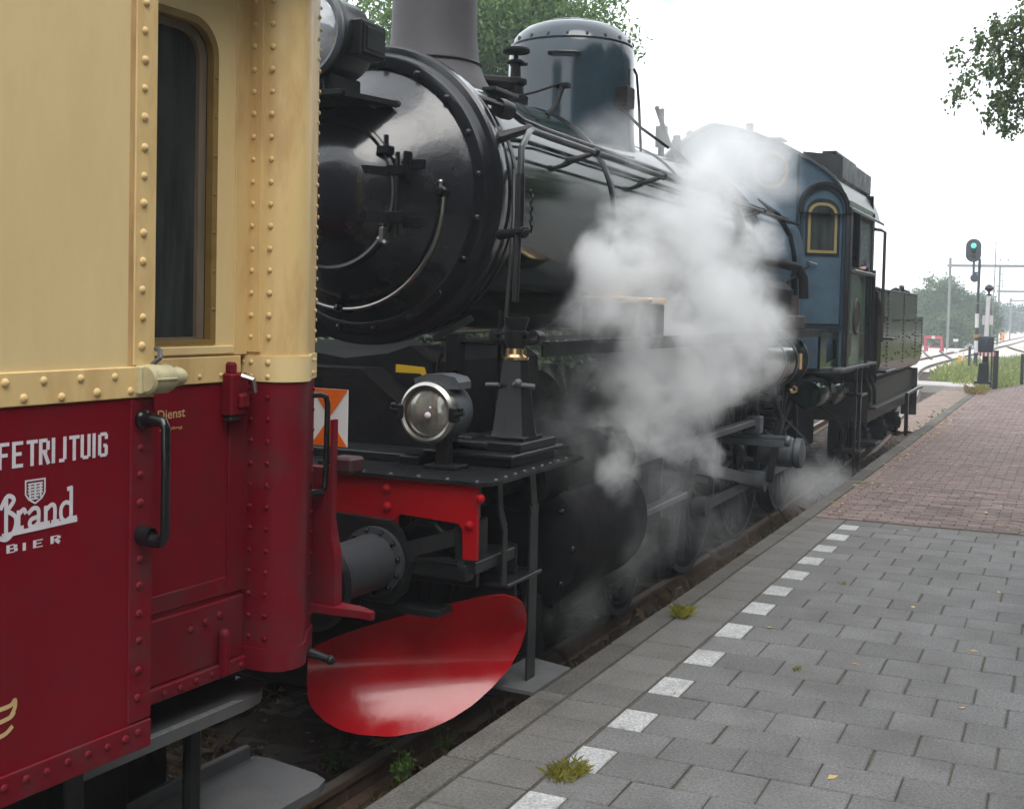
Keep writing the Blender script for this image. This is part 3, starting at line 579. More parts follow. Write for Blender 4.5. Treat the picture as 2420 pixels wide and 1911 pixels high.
# curved polished hand rail with knobs
cr = [(.655*math.cos(R(a)), 6.02, 3.02+.665*math.sin(R(a))) for a in np.linspace(3, -178, 34)]
hr = B('door_handrail', MB().tube(cr, .0135, 10), steel, sbx)
for a in (2, -94, -176):
    p = Vector((.65*math.cos(R(a)), 6.02, 3.02+.66*math.sin(R(a))))
    B('handrail_knob', MB().lathe([(.035, .11), (.032, .075), (.018, .06), (.018, .03), (.03, .018), (.032, -.012), (.022, -.028), (.0001, -.032)], p, (0, 1, 0), 14), black, hr)
k = Vector((.632, 6.02, 3.045)); B('handrail_knob', MB().cyl(k, k+Vector((0, 0, .05)), .016, .012, 10).sphere(k+Vector((0, 0, .055)), .016), steel, hr)
# saddle below the smokebox
B('smokebox_saddle', MB().prism([(-.72, 1.56), (.72, 1.56), (.62, 1.9), (.60, 2.06), (.45, 2.15), (.3, 2.10), (0, 2.06), (-.3, 2.10), (-.45, 2.15), (-.6, 2.06), (-.62, 1.9)], (0, 6.02, 0), (1, 0, 0), (0, 0, 1), (0, 1.5, 0)).prism([(-1.1, 1.56), (.95, 1.56), (.3, 2.02), (-.3, 2.02)], (0, 5.72, 0), (1, 0, 0), (0, 0, 1), (0, .25, 0)), sooty, loco, 20)
# boiler with bands
boil = B('boiler', MB().lathe([(.872, 6.5), (.858, 6.505), (.858, 8.3), (.862, 8.3), (.862, 10.4), (.872, 10.4), (.872, 12.0), (.9, 12.02), (.92, 14.6)], (0, 0, BZ), (0, 1, 0), 96), boilg, loco)
for y in (6.56, 8.29, 10.4, 11.2, 12.02, 13.3):
    B('boiler_band', MB().lathe([(.858, y-.028), (.874, y-.025), (.876, y), (.874, y+.025), (.858, y+.028)] if y < 12 else [(.9, y-.028), (.925, y-.025), (.925, y+.025), (.9, y+.028)], (0, 0, BZ), (0, 1, 0), 96), bandb, boil)
# chimney
chn = B('chimney', MB().lathe([(.43, -.17), (.40, -.10), (.355, -.03), (.325, .04), (.302, .13), (.290, .25), (.285, .4), (.284, .62), (.288, .80), (.31, .815), (.315, .87), (.29, .89), (.26, .89), (.25, .4), (.24, 0)], (0, 7.04, BZ+.875), (0, 0, 1), 56), chimg, loco)
B('chimney_flange', MB().lathe([(.312, .0), (.325, 0), (.33, .012), (.318, .02)], (0, 7.04, 3.99), (0, 0, 1), 48).cbox(-.02, .50, 6.98, 7.34, 3.80, 3.825, .004), blackm, chn)
# dome
dome = B('steam_dome', MB().lathe([(.60, -.40), (.575, -.28), (.556, -.16), (.548, -.04), (.545, .08), (.544, .25), (.540, .50), (.534, .59), (.518, .64)], (0, 9.45, BZ+.90), (0, 0, 1), 64), domeg, loco)
B('dome_cap', MB().lathe([(.524, .63), (.528, .645), (.518, .67), (.48, .73), (.41, .79), (.35, .815), (.30, .823), (.295, .837), (.28, .843), (.0001, .85)], (0, 9.45, BZ+.90), (0, 0, 1), 64), domeg, dome)
db = mesh('bolt', MB().lathe([(.013, 0), (.013, .02), (.007, .03), (.0001, .031)], (0, 0, 0), (0, 0, 1), 8), bandb)
for i in range(20):
    a = R(18*i); inst('bolt', db, dome, (.518*math.cos(a), 9.45+.518*math.sin(a), BZ+.90+.66))
def grip(parent, a, b_, out, r=.014, m=black, nm='hand_grip'):
    a = Vector(a); b_ = Vector(b_); o = Vector(out); return B(nm, MB().tube([a, a+o*.8, a+o+(b_-a)*.1, b_+o-(b_-a)*.1, b_+o*.8, b_], [r*1.7, r*1.1, r, r, r*1.1, r*1.7], 10), m, parent)
grip(dome, (.03, 8.92, 4.46), (.25, 8.985, 4.45), (.02, -.07, 0))
# safety valve behind the chimney
vx, vy = .12, 8.08
B('boiler_valve', MB().lathe([(.09, -.12), (.10, 0), (.065, .02), (.06, .08), (.085, .10), (.085, .13), (.04, .15), (.035, .25), (.018, .27), (.018, .33)], (vx, vy, 3.955), (0, 0, 1), 16).lathe([(.02, 0), (.10, .005), (.105, .02), (.10, .035), (.02, .04)], (vx, vy, 4.28), (0, 0, 1), 20).lathe([(.05, 0), (.075, .01), (.05, .03)], (vx, vy, 4.20), (0, 0, 1), 14).tube([(vx, vy-.03, 4.05), (vx-.22, vy-.2, 4.06), (vx-.4, vy-.35, 3.9)], .05).tube([(vx-.05, vy+.02, 4.2), (vx+.1, vy-.02, 4.19)], .012), sooty, boil)
B('lubricator_cock', MB().tube([(.42, 7.98, 3.79), (.43, 8.12, 3.87), (.44, 8.23, 4.05)], .022).cbox(.39, .50, 8.20, 8.26, 4.03, 4.07, .006).tube([(.44, 8.23, 4.07), (.30, 8.05, 3.98), (.22, 7.92, 3.93)], .009), sooty, boil)
# pipes and rails along the boiler
top = [(.62, 6.42, 3.66), (.80, 6.48, 3.60), (.86, 6.62, 3.53), (.80, 7.1, 3.545), (.80, 8.5, 3.545), (.81, 10.4, 3.54), (.84, 14.2, 3.50)]
B('boiler_pipe', MB().tube(top, .021, 10).lathe([(.055, -.05), (.06, 0), (.055, .06), (.035, .075)], (.79, 6.50, 3.585), (.3, 1, -.1), 14), blackm, boil)
B('boiler_pipe', MB().tube([(p[0]+.02, p[1]+.05, p[2]-.055) for p in top[2:]], .012, 8), blackm, boil)
hr2 = B('boiler_handrail', MB().tube([(1.18, 5.9, 2.42), (1.185, 5.92, 3.08), (1.16, 5.98, 3.27), (1.08, 6.25, 3.40), (.98, 6.52, 3.455), (.955, 6.66, 3.46), (.955, 8, 3.46), (.955, 14.4, 3.44)], .019, 12), blackm, boil)
for y in (7.6, 9.1, 10.7, 12.5):
    B('rail_bracket', MB().tube([(.70, y-.05, 3.38), (.85, y, 3.42), (.955, y+.03, 3.46)], [.035, .02, .018], 10).sphere((.955, y+.03, 3.46), .034), blackm, hr2)
B('rail_bracket', MB().tube([(.80, 6.35, 3.38), (.98, 6.45, 3.45)], [.04, .024], 10).sphere((.97, 6.48, 3.45), .034), blackm, hr2)
B('rod_sleeve', MB().cyl((1.185, 5.92, 2.83), (1.185, 5.92, 3.12), .026).tube([(.98, 6.1, 2.80), (1.09, 6.0, 2.80), (1.185, 5.92, 2.80), (1.24, 5.88, 2.80)], [.03, .024, .03, .028], 10).sphere((1.22, 5.9, 2.80), .034), blackm, boil)
ch = MB()
for i in range(9): ch.lathe([(.011, 0), (.017, 0), (.017, .01), (.011, .01), (.011, 0)], (1.245+.004*(i % 2), 5.93, 3.02-.026*i), (1, .8*(i % 2), 0), 10)
B('chain', ch, blackm, boil)
B('pipe_column', MB().tube([(1.03, 6.1, 1.6), (1.035, 6.1, 2.37), (1.02, 6.2, 2.9), (.92, 6.4, 3.2)], .014), blackm, boil)
B('sand_pipe', MB().tube([(.95, 9.25, 3.7), (.80, 9.0, 3.83), (.66, 8.9, 3.98)], .012).tube([(.61, 9.55, 3.72), (.60, 9.5, 4.1), (.58, 9.48, 4.35), (.56, 9.46, 4.4)], .012).tube([(.62, 9.9, 4.15), (.68, 10.1, 3.85), (.72, 10.6, 3.72), (.74, 11.2, 3.65)], .02).cbox(.50, .60, 9.2, 9.4, 4.05, 4.22, .01), sooty, dome)
# whistle and turret in front of the cab
B('whistle', MB().cyl((-.12, 12.3, 3.9), (-.12, 12.3, 4.18), .035).cyl((-.12, 12.3, 4.14), (-.12, 12.3, 4.36), .066, None, 20).cyl((-.12, 12.3, 4.36), (-.12, 12.3, 4.55), .024).cyl((.02, 12.4, 3.9), (.02, 12.4, 4.22), .055).cyl((.02, 12.4, 4.2), (.02, 12.4, 4.27), .04), sooty, boil)
# upper head lamp on its bracket
def lampglass(nm): 
    return mat(nm, (.32, .33, .34), .06, .25, var=.35, vscale=9, coat=1)
hl = B('top_headlamp', MB().lathe([(.236, -.02), (.262, -.02), (.27, .0), (.268, .05), (.245, .06), (.245, .34), (.22, .40), (.10, .42), (.0001, .42)], (0, 5.55, 3.90), (0, 1, 0), 40).cbox(.18, .30, 5.67, 5.93, 3.785, 3.985, .008), blackm, loco)
B('lens', MB().lathe([(.24, -.015), (.2, -.045), (.1, -.065), (.0001, -.07)], (0, 5.55, 3.90), (0, 1, 0), 32), lampglass('lamp_glass_cool'), hl)
B('lens_rim', MB().lathe([(.238, -.02), (.244, -.045), (.262, -.05), (.275, -.03), (.27, 0)], (0, 5.55, 3.90), (0, 1, 0), 40), greysteel, hl)
B('lamp_box_door', MB().cbox(.298, .31, 5.685, 5.915, 3.80, 3.97, .003).cbox(.308, .316, 5.71, 5.89, 3.82, 3.95, .003), black, hl)
B('lamp_bracket', MB().cbox(-.3, .24, 5.56, 5.95, 3.545, 3.58, .006).bar((.2, 5.6, 3.555), (.30, 6.0, 3.555), .12, .03).cbox(-.16, -.10, 5.6, 5.9, 3.56, 3.68, .01).cbox(.10, .16, 5.6, 5.9, 3.56, 3.68, .01).sphere((.31, 6.04, 3.55), .04).cyl((.31, 6.04, 3.55), (.33, 6.17, 3.56), .022).bar((-.2, 5.9, 3.56), (-.15, 6.22, 3.45), .08, .03), blackm, hl)
# ---- running plate at the front
dk = B('front_deck', MB().prism([(-1.47, 5.06), (-1.42, 5.0), (1.42, 5.0), (1.475, 5.05), (1.485, 5.15), (1.47, 6.25), (-1.47, 6.25)], (0, 0, 1.535), (1, 0, 0), (0, 1, 0), (0, 0, .018)).cbox(-.88, .88, 5.42, 6.2, 1.553, 1.60, .006).cbox(.78, .90, 5.36, 5.46, 1.553, 1.60, .004), blackm, loco, 0)
rh = mesh('rivet', MB().lathe([(.011, 0), (.009, .005), (.0001, .007)], (0, 0, 0), (0, 0, 1), 8), greysteel)
for i in range(11): inst('rivet', rh, dk, (-.2+.16*i, 5.045, 1.553))
for i in range(9): inst('rivet', rh, dk, (1.45-.004*i, 5.15+.12*i, 1.553))
# ---- buffer beam with its notch
bb = [(-1.41, 1.53), (1.41, 1.53), (1.41, 1.175), (1.34, 1.175), (1.335, 1.32), (1.31, 1.345), (.99, 1.36), (.965, 1.345), (.96, 1.05), (-.96, 1.05), (-.965, 1.345), (-1.31, 1.345), (-1.335, 1.32), (-1.34, 1.175), (-1.41, 1.175)]
beam = B('buffer_beam', MB().prism(bb, (0, 5.03, 0), (1, 0, 0), (0, 0, 1), (0, .03, 0)), redb, loco, 0)
fb = mesh('bolt', MB().lathe([(.024, 0), (.022, -.012), (.014, -.021), (.0001, -.024)], (0, 0, 0), (0, 1, 0), 14), redb, 60)
for p in ((.912, 1.48), (.915, 1.39), (1.372, 1.342), (1.43, 1.475), (.45, 1.46), (.30, 1.46), (-.91, 1.48), (-.915, 1.39)): inst('bolt', fb, beam, (p[0], 5.03, p[1]))
bk = MB().cbox(-1.3, 1.33, 5.2, 5.24, 1.0, 1.5, .004).cbox(1.0, 1.30, 5.10, 5.22, 1.27, 1.34, .01).cbox(.96, 1.40, 5.05, 5.5, 1.10, 1.16, .005).cbox(1.28, 1.34, 5.06, 5.3, 1.16, 1.34, .004)
bk.bar((.98, 5.0, 1.17), (1.33, 5.10, 1.285), .035, .075).tube([(1.0, 5.09, 1.27), (1.06, 5.08, 1.32), (1.16, 5.08, 1.32), (1.2, 5.09, 1.28)], .018).cyl((1.29, 5.1, 1.28), (1.29, 5.2, 1.28), .035)
bk.bar((1.02, 5.04, 1.15), (1.30, 5.06, 1.155), .06, .02).bar((1.30, 5.06, 1.155), (1.36, 5.08, 1.10), .06, .02).cbox(1.02, 1.36, 5.04, 5.12, 1.06, 1.145, .01)
bk.prism([(1.10, .60), (1.38, .75), (1.38, 1.16), (1.30, 1.17), (1.15, .95)], (0, 5.55, 0), (1, 0, 0), (0, 0, 1), (0, .02, 0)).cbox(.75, 1.2, 5.05, 5.2, .86, .90, .005)
B('beam_stiffener', bk, blackm, loco, 30)
BM('frame_plate', [MB().cbox(-.70, -.66, 5.2, 17, .55, 1.5, .003), MB().cbox(.66, .70, 5.2, 17, .55, 1.5, .003)], sooty, loco, 0)
B('frame_stretcher', MB().box(-.66, .66, 5.3, 7.2, .9, 1.45).box(-.95, .95, 5.3, 6.9, 1.25, 1.5), sooty, loco, 0)
# ---- buffers
def buffer(sx):
    t = MB(); bx = .875*sx; bz = 1.125
    t.prism([(-.30, .175), (-.255, .215), (.08, .205), (.135, .15), (.20, .01), (.165, -.14), (.10, -.20), (-.27, -.20), (-.30, -.16)] if sx > 0 else [(.30, .175), (.255, .215), (-.08, .205), (-.135, .15), (-.20, .01), (-.165, -.14), (-.10, -.20), (.27, -.20), (.30, -.16)], (bx, 4.985, bz), (1, 0, 0), (0, 0, 1), (0, .045, 0))
    b = B('buffer', t, blackm, loco, 0)
    B('buffer_housing', MB().lathe([(.172, 4.985), (.172, 4.955), (.14, 4.95), (.135, 4.90), (.132, 4.60), (.134, 4.595), (.134, 4.56), (.10, 4.56), (.10, 4.46)], (bx, 0, bz), (0, 1, 0), 32), housing, b)
    B('buffer_head', MB().lathe([(.10, 4.47), (.215, 4.45), (.222, 4.435), (.20, 4.415), (.1, 4.405), (.0001, 4.40)], (bx, 0, bz), (0, 1, 0), 32), blackm, b)
    for i in range(12):
        a = R(30*i+10); inst('bolt', bolt, b, (bx+.155*math.cos(a), 4.955, bz+.155*math.sin(a)), (0, 0, 0), (.6, .7, .6))
buffer(1); buffer(-1)
B('coupling', MB().tube([(0, 5.03, 1.08), (0, 4.85, 1.06), (.02, 4.78, .95), (0, 4.76, .8)], .03).cbox(-.06, .06, 4.85, 5.05, 1.0, 1.16, .01), blackm, loco)
# ---- snow plough: one curved blade before each wheel
def plough(sx):
    u0, Y0 = Vector((.5, 4.92, 0)), None; t = Vector((.878, .479, 0)); nn = Vector((.479, -.878, 0))
    U0, U1 = .02, 1.13; nu, nv_ = 36, 16
    topz = [(0.02, .60), (.06, .645), (.15, .685), (.3, .745), (.57, .84), (.85, .94), (.95, .968), (1.0, .975), (1.05, .96), (1.09, .93), (1.115, .89), (1.13, .82)]
    botz = [(0.02, .47), (.03, .39), (.06, .345), (.12, .30), (.2, .265), (.29, .25), (.46, .243), (.63, .27), (.75, .31), (.87, .37), (.97, .445), (1.06, .535), (1.11, .635), (1.13, .72)]
    def ip(L, u):
        for (a, za), (b_, zb) in zip(L, L[1:]):
            if u <= b_: return za+(zb-za)*(u-a)/(b_-a)
        return L[-1][1]
    us = [U0+(U1-U0)*(.5-.5*math.cos(math.pi*i/nu)) for i in range(nu+1)]
    mb = MB(); V = []
    for off in (0, .018):
        for u in us:
            a, b_ = ip(botz, u), ip(topz, u)
            for j in range(nv_+1):
                z = a+(b_-a)*j/nv_; h = (z-.24)/.73; w = u/1.11
                d = -.29*(1-(2*h-1)**2)+.18      # hollow of the blade, both lips curling forward
                d = d*(.55+.45*w)+.06*(w-.5)**2
                p = u0+t*u+nn*(d-off); V.append((p.x*sx, p.y, z))
    m = nv_+1; k = (nu+1)*m; F = []
    for i in range(nu):
        for j in range(nv_):
            q = i*m+j; F += [(q, q+m, q+m+1, q+1), (k+q, k+q+1, k+q+m+1, k+q+m)]
        F += [(i*m, k+i*m, k+(i+1)*m, (i+1)*m), (i*m+nv_, (i+1)*m+nv_, k+(i+1)*m+nv_, k+i*m+nv_)]
    F += [(j, j+1, k+j+1, k+j) for j in range(nv_)]+[(nu*m+j, k+nu*m+j, k+nu*m+j+1, nu*m+j+1) for j in range(nv_)]
    mb.add(V, F); o = B('snow_plough', mb, plow, loco, 50)
    B('plough_stay', MB().bar((.9*sx, 5.42, .6), (.85*sx, 5.6, 1.05), .06, .03), sooty, o)
plough(1); plough(-1)
# ---- lamp on the deck
lx, ly, lz = .99, 5.30, 1.842
lamp = B('deck_headlamp', MB().lathe([(.135, -.0), (.15, .0), (.158, .02), (.158, .15), (.14, .22), (.115, .26), (.0001, .27)], (lx, ly, lz), (0, 1, 0), 40).prism([(-.12, .13), (.13, .13), (.13, .165), (.11, .19), (.03, .205), (-.06, .20), (-.13, .175)], (lx+.03, ly+.01, lz-.005), (1, 0, 0), (0, 0, 1), (0, .14, 0)), greysteel, loco)
B('lens', MB().lathe([(.128, -.012), (.10, -.035), (.05, -.05), (.0001, -.054)], (lx, ly, lz), (0, 1, 0), 32), mat('lamp_glass_warm', (.26, .25, .22), .05, .35, var=.6, vscale=9, coat=1), lamp)
B('lens_rim', MB().lathe([(.124, -.012), (.128, -.035), (.142, -.042), (.158, -.028), (.162, 0), (.158, .02)], (lx, ly, lz), (0, 1, 0), 48), steel, lamp)
B('bulb', MB().sphere((lx+.02, ly-.05, lz-.01), .018).sphere((lx+.032, ly-.048, lz+.03), .008), white, lamp)
for s_ in (-1, 1): B('rim_clamp', MB().cbox(lx+s_*.15-.02, lx+s_*.15+.02, ly-.045, ly+.02, lz-.04, lz+.04, .008).cyl((lx+s_*.16, ly-.03, lz), (lx+s_*.215, ly-.03, lz+.01), .012).sphere((lx+s_*.195, ly-.03, lz+.03), .016), blackm, lamp)
B('lamp_post', MB().cbox(lx-.035+.05, lx+.04+.05, ly+.04, ly+.10, 1.56, 1.72, .006).cbox(lx-.03, lx+.16, ly, ly+.14, 1.553, 1.575, .004), blackm, lamp)
# ---- iron post, hose and number-lamp bracket beside the smokebox
B('lamp_iron', MB().cyl((.795, 5.95, 1.6), (.80, 5.93, 2.24), .022).cbox(.76, .84, 5.88, 5.98, 2.02, 2.24, .008).bar((.69, 5.88, 2.20), (.89, 5.95, 2.325), .05, .035).tube([(.82, 5.93, 2.19), (1.05, 5.93, 2.19)], .013).tube([(.70, 5.9, 1.92), (.705, 5.9, 2.06), (.73, 5.9, 2.12)], .012).tube([(1.035, 6.0, 1.6), (1.042, 6.0, 2.37)], .011), sooty, loco)
# ---- lubricator column
cx, cy = 1.215, 5.85
pl_ = B('column_plinth', MB().cbox(.84, 1.37, 5.50, 6.18, 1.60, 1.625, .006).cbox(.92, 1.34, 5.55, 6.12, 1.555, 1.60, .004).cbox(.95, 1.36, 5.62, 6.1, 1.625, 1.675, .006).cbox(.87, 1.17, 5.60, 5.74, 1.64, 1.672, .008).cbox(.90, 1.05, 5.66, 5.86, 1.665, 1.69, .008).lathe([(.03, 0), (.045, .015), (.03, .03)], (.97, 5.6, 1.655), (0, -1, 0), 12).cbox(1.09, 1.33, 5.73, 5.98, 1.675, 1.695, .004), blackm, loco)
col = B('blower_column', MB().tube([(cx, cy, 1.69), (cx, cy, 1.72), (cx, cy, 1.98), (cx, cy, 2.10)], [.135, .125, .088, .074], 8), blackm, loco, 20)
B('brass_collar', MB().lathe([(.060, 2.10), (.072, 2.105), (.074, 2.12), (.058, 2.135), (.058, 2.165), (.05, 2.17)], (cx, cy, 0), (0, 0, 1), 24), brass, col)
B('column_head', MB().lathe([(.045, 2.165), (.06, 2.19), (.06, 2.26), (.05, 2.265), (.068, 2.32), (.070, 2.335), (.05, 2.335), (.03, 2.3)], (cx, cy, 0), (0, 0, 1), 20).cbox(1.07, 1.355, cy-.03, cy+.03, 2.205, 2.216, .002).cbox(1.07, 1.355, cy-.03, cy+.03, 2.24, 2.251, .002).lathe([(.022, -.04), (.038, -.04), (.04, 0), (.038, .04), (.022, .04), (.02, 0), (.022, -.04)], (1.335, cy, 2.228), (0, 1, 0), 18).lathe([(.03, -.035), (.034, 0), (.03, .035)], (1.085, cy, 2.228), (0, 0, 1), 14), blackm, col)
BM('column_tap', [MB().tube([(1.07, cy-.06, 1.965), (1.16, cy-.09, 1.97)], .012), MB().tube([(1.24, cy-.08, 1.975), (1.36, cy-.06, 1.968)], .014).sphere((1.27, cy-.08, 1.985), .022)], greysteel, col)
# ---- footsteps under the deck
fs = MB()
fs.bar((1.415, 5.26, 1.53), (1.415, 5.28, 1.38), .05, .012, (1, 0, 0)).bar((1.415, 5.28, 1.38), (1.415, 5.335, 1.28), .05, .012, (1, 0, 0)).bar((1.415, 5.335, 1.28), (1.415, 5.335, 1.0), .05, .012, (1, 0, 0))
fs.bar((1.41, 5.66, 1.53), (1.41, 5.70, 1.35), .07, .012, (1, 0, 0)).bar((1.41, 5.70, 1.35), (1.41, 5.70, .42), .10, .012, (1, 0, 0))
B('step_frame', fs.cbox(1.22, 1.45, 5.32, 5.74, .985, 1.005, .004), blackm, loco, 0)
B('step_tread', MB().prism([(1.20, 5.52), (1.52, 5.50), (1.53, 5.98), (1.24, 6.06)], (0, 0, .40), (1, 0, 0), (0, 1, 0), (0, 0, .02)), stepm, loco, 0)
# ---- running boards with the rounded front end
for sx in (1, -1):
    rb = B('running_board', MB().prism([(.6*sx, 5.94), (1.30*sx, 5.90), (1.345*sx, 6.0), (1.345*sx, 14.3), (.8*sx, 14.3), (.8*sx, 6.4)], (0, 0, 2.185), (1, 0, 0), (0, 1, 0), (0, 0, .018)), blackm, loco, 0)
    B('board_valance', MB().box(1.32*sx, 1.335*sx, 5.95, 14.3, 2.12, 2.184), blackm, rb, 0)
    for i in range(24): inst('rivet', rh, rb, (1.315*sx, 6.05+.13*i, 2.203))
# brass-topped sand boxes on the board
for y in (7.2, 7.8):
    sbm = B('lubricator_box', MB().cbox(1.05, 1.32, y, y+.32, 2.205, 2.43, .01), sooty, loco)
    B('brass_lid', MB().cbox(1.04, 1.33, y-.01, y+.33, 2.432, 2.475, .012), brass, sbm)
# ---- cylinders, slide bars, motion
for sx in (1, -1):
    cyl = B('cylinder', MB().lathe([(.0001, 6.30), (.20, 6.30), (.36, 6.33), (.40, 6.35), (.42, 6.39), (.42, 7.5), (.40, 7.56), (.25, 7.58), (.1, 7.6)], (1.02*sx, 0, 1.0), (0, 1, 0), 40).cbox(min(.6*sx, 1.3*sx), max(.6*sx, 1.3*sx), 6.4, 7.5, 1.2, 1.62, .04), sooty, loco)
    B('steam_chest', MB().lathe([(.0001, 6.05), (.1, 6.05), (.16, 6.07), (.175, 6.1), (.155, 6.14), (.155, 6.3), (.18, 6.35), (.18, 7.6), (.1, 7.7)], (1.13*sx, 0, 1.40), (0, 1, 0), 28).tube([(1.13*sx, 5.75, 1.40), (1.13*sx, 6.06, 1.40)], [.05, .06]), sooty, cyl)
    for i in range(10): inst('bolt', bolt, cyl, (1.02*sx+.36*math.cos(R(36*i)), 6.335, 1.0+.36*math.sin(R(36*i))))
    B('slide_bar', MB().cbox(min(1.0*sx, 1.09*sx), max(1.0*sx, 1.09*sx), 7.6, 11.9, 1.24, 1.30, .006).cbox(min(1.0*sx, 1.09*sx), max(1.0*sx, 1.09*sx), 7.6, 9.6, .82, .87, .006).cbox(min(.99*sx, 1.14*sx), max(.99*sx, 1.14*sx), 11.9, 12.05, 1.15, 1.33, .01), greysteel, loco)
    B('connecting_rod', MB().bar((1.06*sx, 9.9, 1.05), (1.0*sx, 12.3, .62), .05, .11, (0, 0, 1)).bar((.98*sx, 10.45, .62), (.98*sx, 14.3, .62), .045, .10).cyl((.9*sx, 12.3, .62), (1.12*sx, 12.3, .62), .11).cyl((.9*sx, 10.45, .62), (1.02*sx, 10.45, .62), .09).cyl((.9*sx, 14.3, .62), (1.02*sx, 14.3, .62), .09), greysteel, loco)
    B('return_crank', MB().bar((1.16*sx, 12.3, .62), (1.20*sx, 12.55, 1.25), .05, .07, (1, 0, 0)).bar((1.2*sx, 12.55, 1.25), (1.12*sx, 12.2, 1.75), .04, .05, (1, 0, 0)), blackm, loco)
    B('axle_drum', MB().lathe([(.05, -.02), (.14, 0), (.16, .05), (.165, .34), (.15, .36), (.15, .38), (.165, .40), (.16, .46), (.10, .48), (.0001, .48)], (.92*sx, 12.85, .88), (sx, 0, 0), 24), greysteel, loco)
    B('motion_bracket', MB().cbox(min(.66*sx, 1.38*sx), max(.66*sx, 1.38*sx), 11.97, 12.03, 1.105, 1.14, .004).cbox(min(.66*sx, 1.38*sx), max(.66*sx, 1.38*sx), 11.95, 12.05, 1.03, 1.10, .004).lathe([(.05, 0), (.06, .02), (.05, .05), (.0001, .055)], (1.38*sx, 12, 1.09), (sx, 0, 0), 14), greysteel, loco)
    B('valve_link', MB().tube([(1.05*sx, 11.7, 1.75), (1.08*sx, 11.9, 1.6), (1.05*sx, 12.0, 1.35), (1.05*sx, 11.9, 1.2)], .045).bar((1.0*sx, 9.2, 1.5), (1.03*sx, 11.85, 1.5), .04, .06), blackm, loco)
# ---- wheels
def wheel(parent, x, y, r, nsp, sx, nm='driving_wheel'):
    w = B(nm, MB().lathe([(r-.10, -.05), (r-.06, -.06), (r-.005, -.06), (r, -.045), (r+.002, .045), (r+.03, .06), (r+.03, .085), (r-.06, .085), (r-.10, .05), (r-.10, -.05)], (x, y, r), (-sx, 0, 0), 56), sooty, parent)
    B('tyre_edge', MB().lathe([(r-.058, -.0625), (r-.008, -.0625)], (x, y, r), (-sx, 0, 0), 56), housing, w)
    sm_ = mesh('spoke', MB().bar((0, 0, .08), (0, 0, r-.08), .05, .032, (1, 0, 0)), housing, 0)
    for i in range(nsp): inst('spoke', sm_, w, (x, y, r), (2*math.pi*i/nsp, 0, 0))
    B('hub', MB().lathe([(.0001, -.10), (.08, -.10), (.10, -.08), (.15, -.05), (.15, .06), (.0001, .06)], (x, y, r), (-sx, 0, 0), 24).bar((x, y, r), (x, y, r-.26), .22, .11, (1, 0, 0)), blackm, w)
for sx in (1, -1):
    for y in (10.45, 12.3, 14.3): wheel(loco, .79*sx, y, .875, 18, sx)
    for y in (6.55, 8.7): wheel(loco, .79*sx, y, .48, 10, sx, 'bogie_wheel')
for sx in (1, -1):
    B('bogie_frame', MB().cbox(min(.95*sx, 1.08*sx), max(.95*sx, 1.08*sx), 6.1, 9.0, .45, .62, .01), sooty, loco)
    for y in (6.45, 8.7): B('axle_box', MB().cbox(min(.9*sx, 1.2*sx), max(.9*sx, 1.2*sx), y-.16, y+.16, .34, .72, .02).lathe([(.0001, .06), (.09, .05), (.11, .02), (.11, -.02)], (1.2*sx, y, .5), (sx, 0, 0), 16).cbox(min(1.15*sx, 1.24*sx), max(1.15*sx, 1.24*sx), y-.06, y+.06, .62, .80, .01), sooty, loco)
    for y in (5.95, 6.2, 6.9): B('drain_pipe', MB().tube([(1.0*sx, y, .95), (1.12*sx, y, .8), (1.15*sx, y+.05, .62)], .03).sphere((1.16*sx, y, .72), .045), sooty, loco)
    B('brake_cock', MB().tube([(1.18*sx, 6.05, .55), (1.2*sx, 6.1, .8), (1.2*sx, 6.1, .9)], .018).lathe([(.03, -.03), (.045, -.03), (.05, 0), (.045, .03), (.0001, .035)], (1.2*sx, 6.0, .62), (sx, -.4, 0), 12).cyl((1.1*sx, 6.0, .60), (1.2*sx, 6.0, .62), .03), blackm, loco)
B('dark_gap_block', MB().cbox(-.62, .62, 5.75, 9.2, .1, .62, .03), sooty, loco, 0)  # plain dark box added low behind the plough to close a bright gap
B('drain_tap', MB().cyl((1.2, 6.12, .88), (1.2, 6.12, .97), .02).cyl((1.2, 6.12, .97), (1.2, 6.12, 1.0), .014), brass, loco)
# air reservoir under the board
rt = B('air_reservoir', MB().lathe([(.0001, 11.5), (.15, 11.52), (.25, 11.58), (.275, 11.66), (.275, 13.35), (.25, 13.42), (.15, 13.48), (.0001, 13.5)], (1.05, 0, 1.87), (0, 1, 0), 36), boilg, loco)
for y in (12.15, 12.72, 13.28): B('tank_strap', MB().lathe([(.274, y-.02), (.285, y-.018), (.285, y+.018), (.274, y+.02)], (1.05, 0, 1.87), (0, 1, 0), 36).cbox(1.03, 1.07, y-.02, y+.02, 2.14, 2.19, .003), bandb, rt)
B('tank_plate', MB().box(1.318, 1.328, 12.86, 12.95, 1.78, 1.95), ochre, rt)
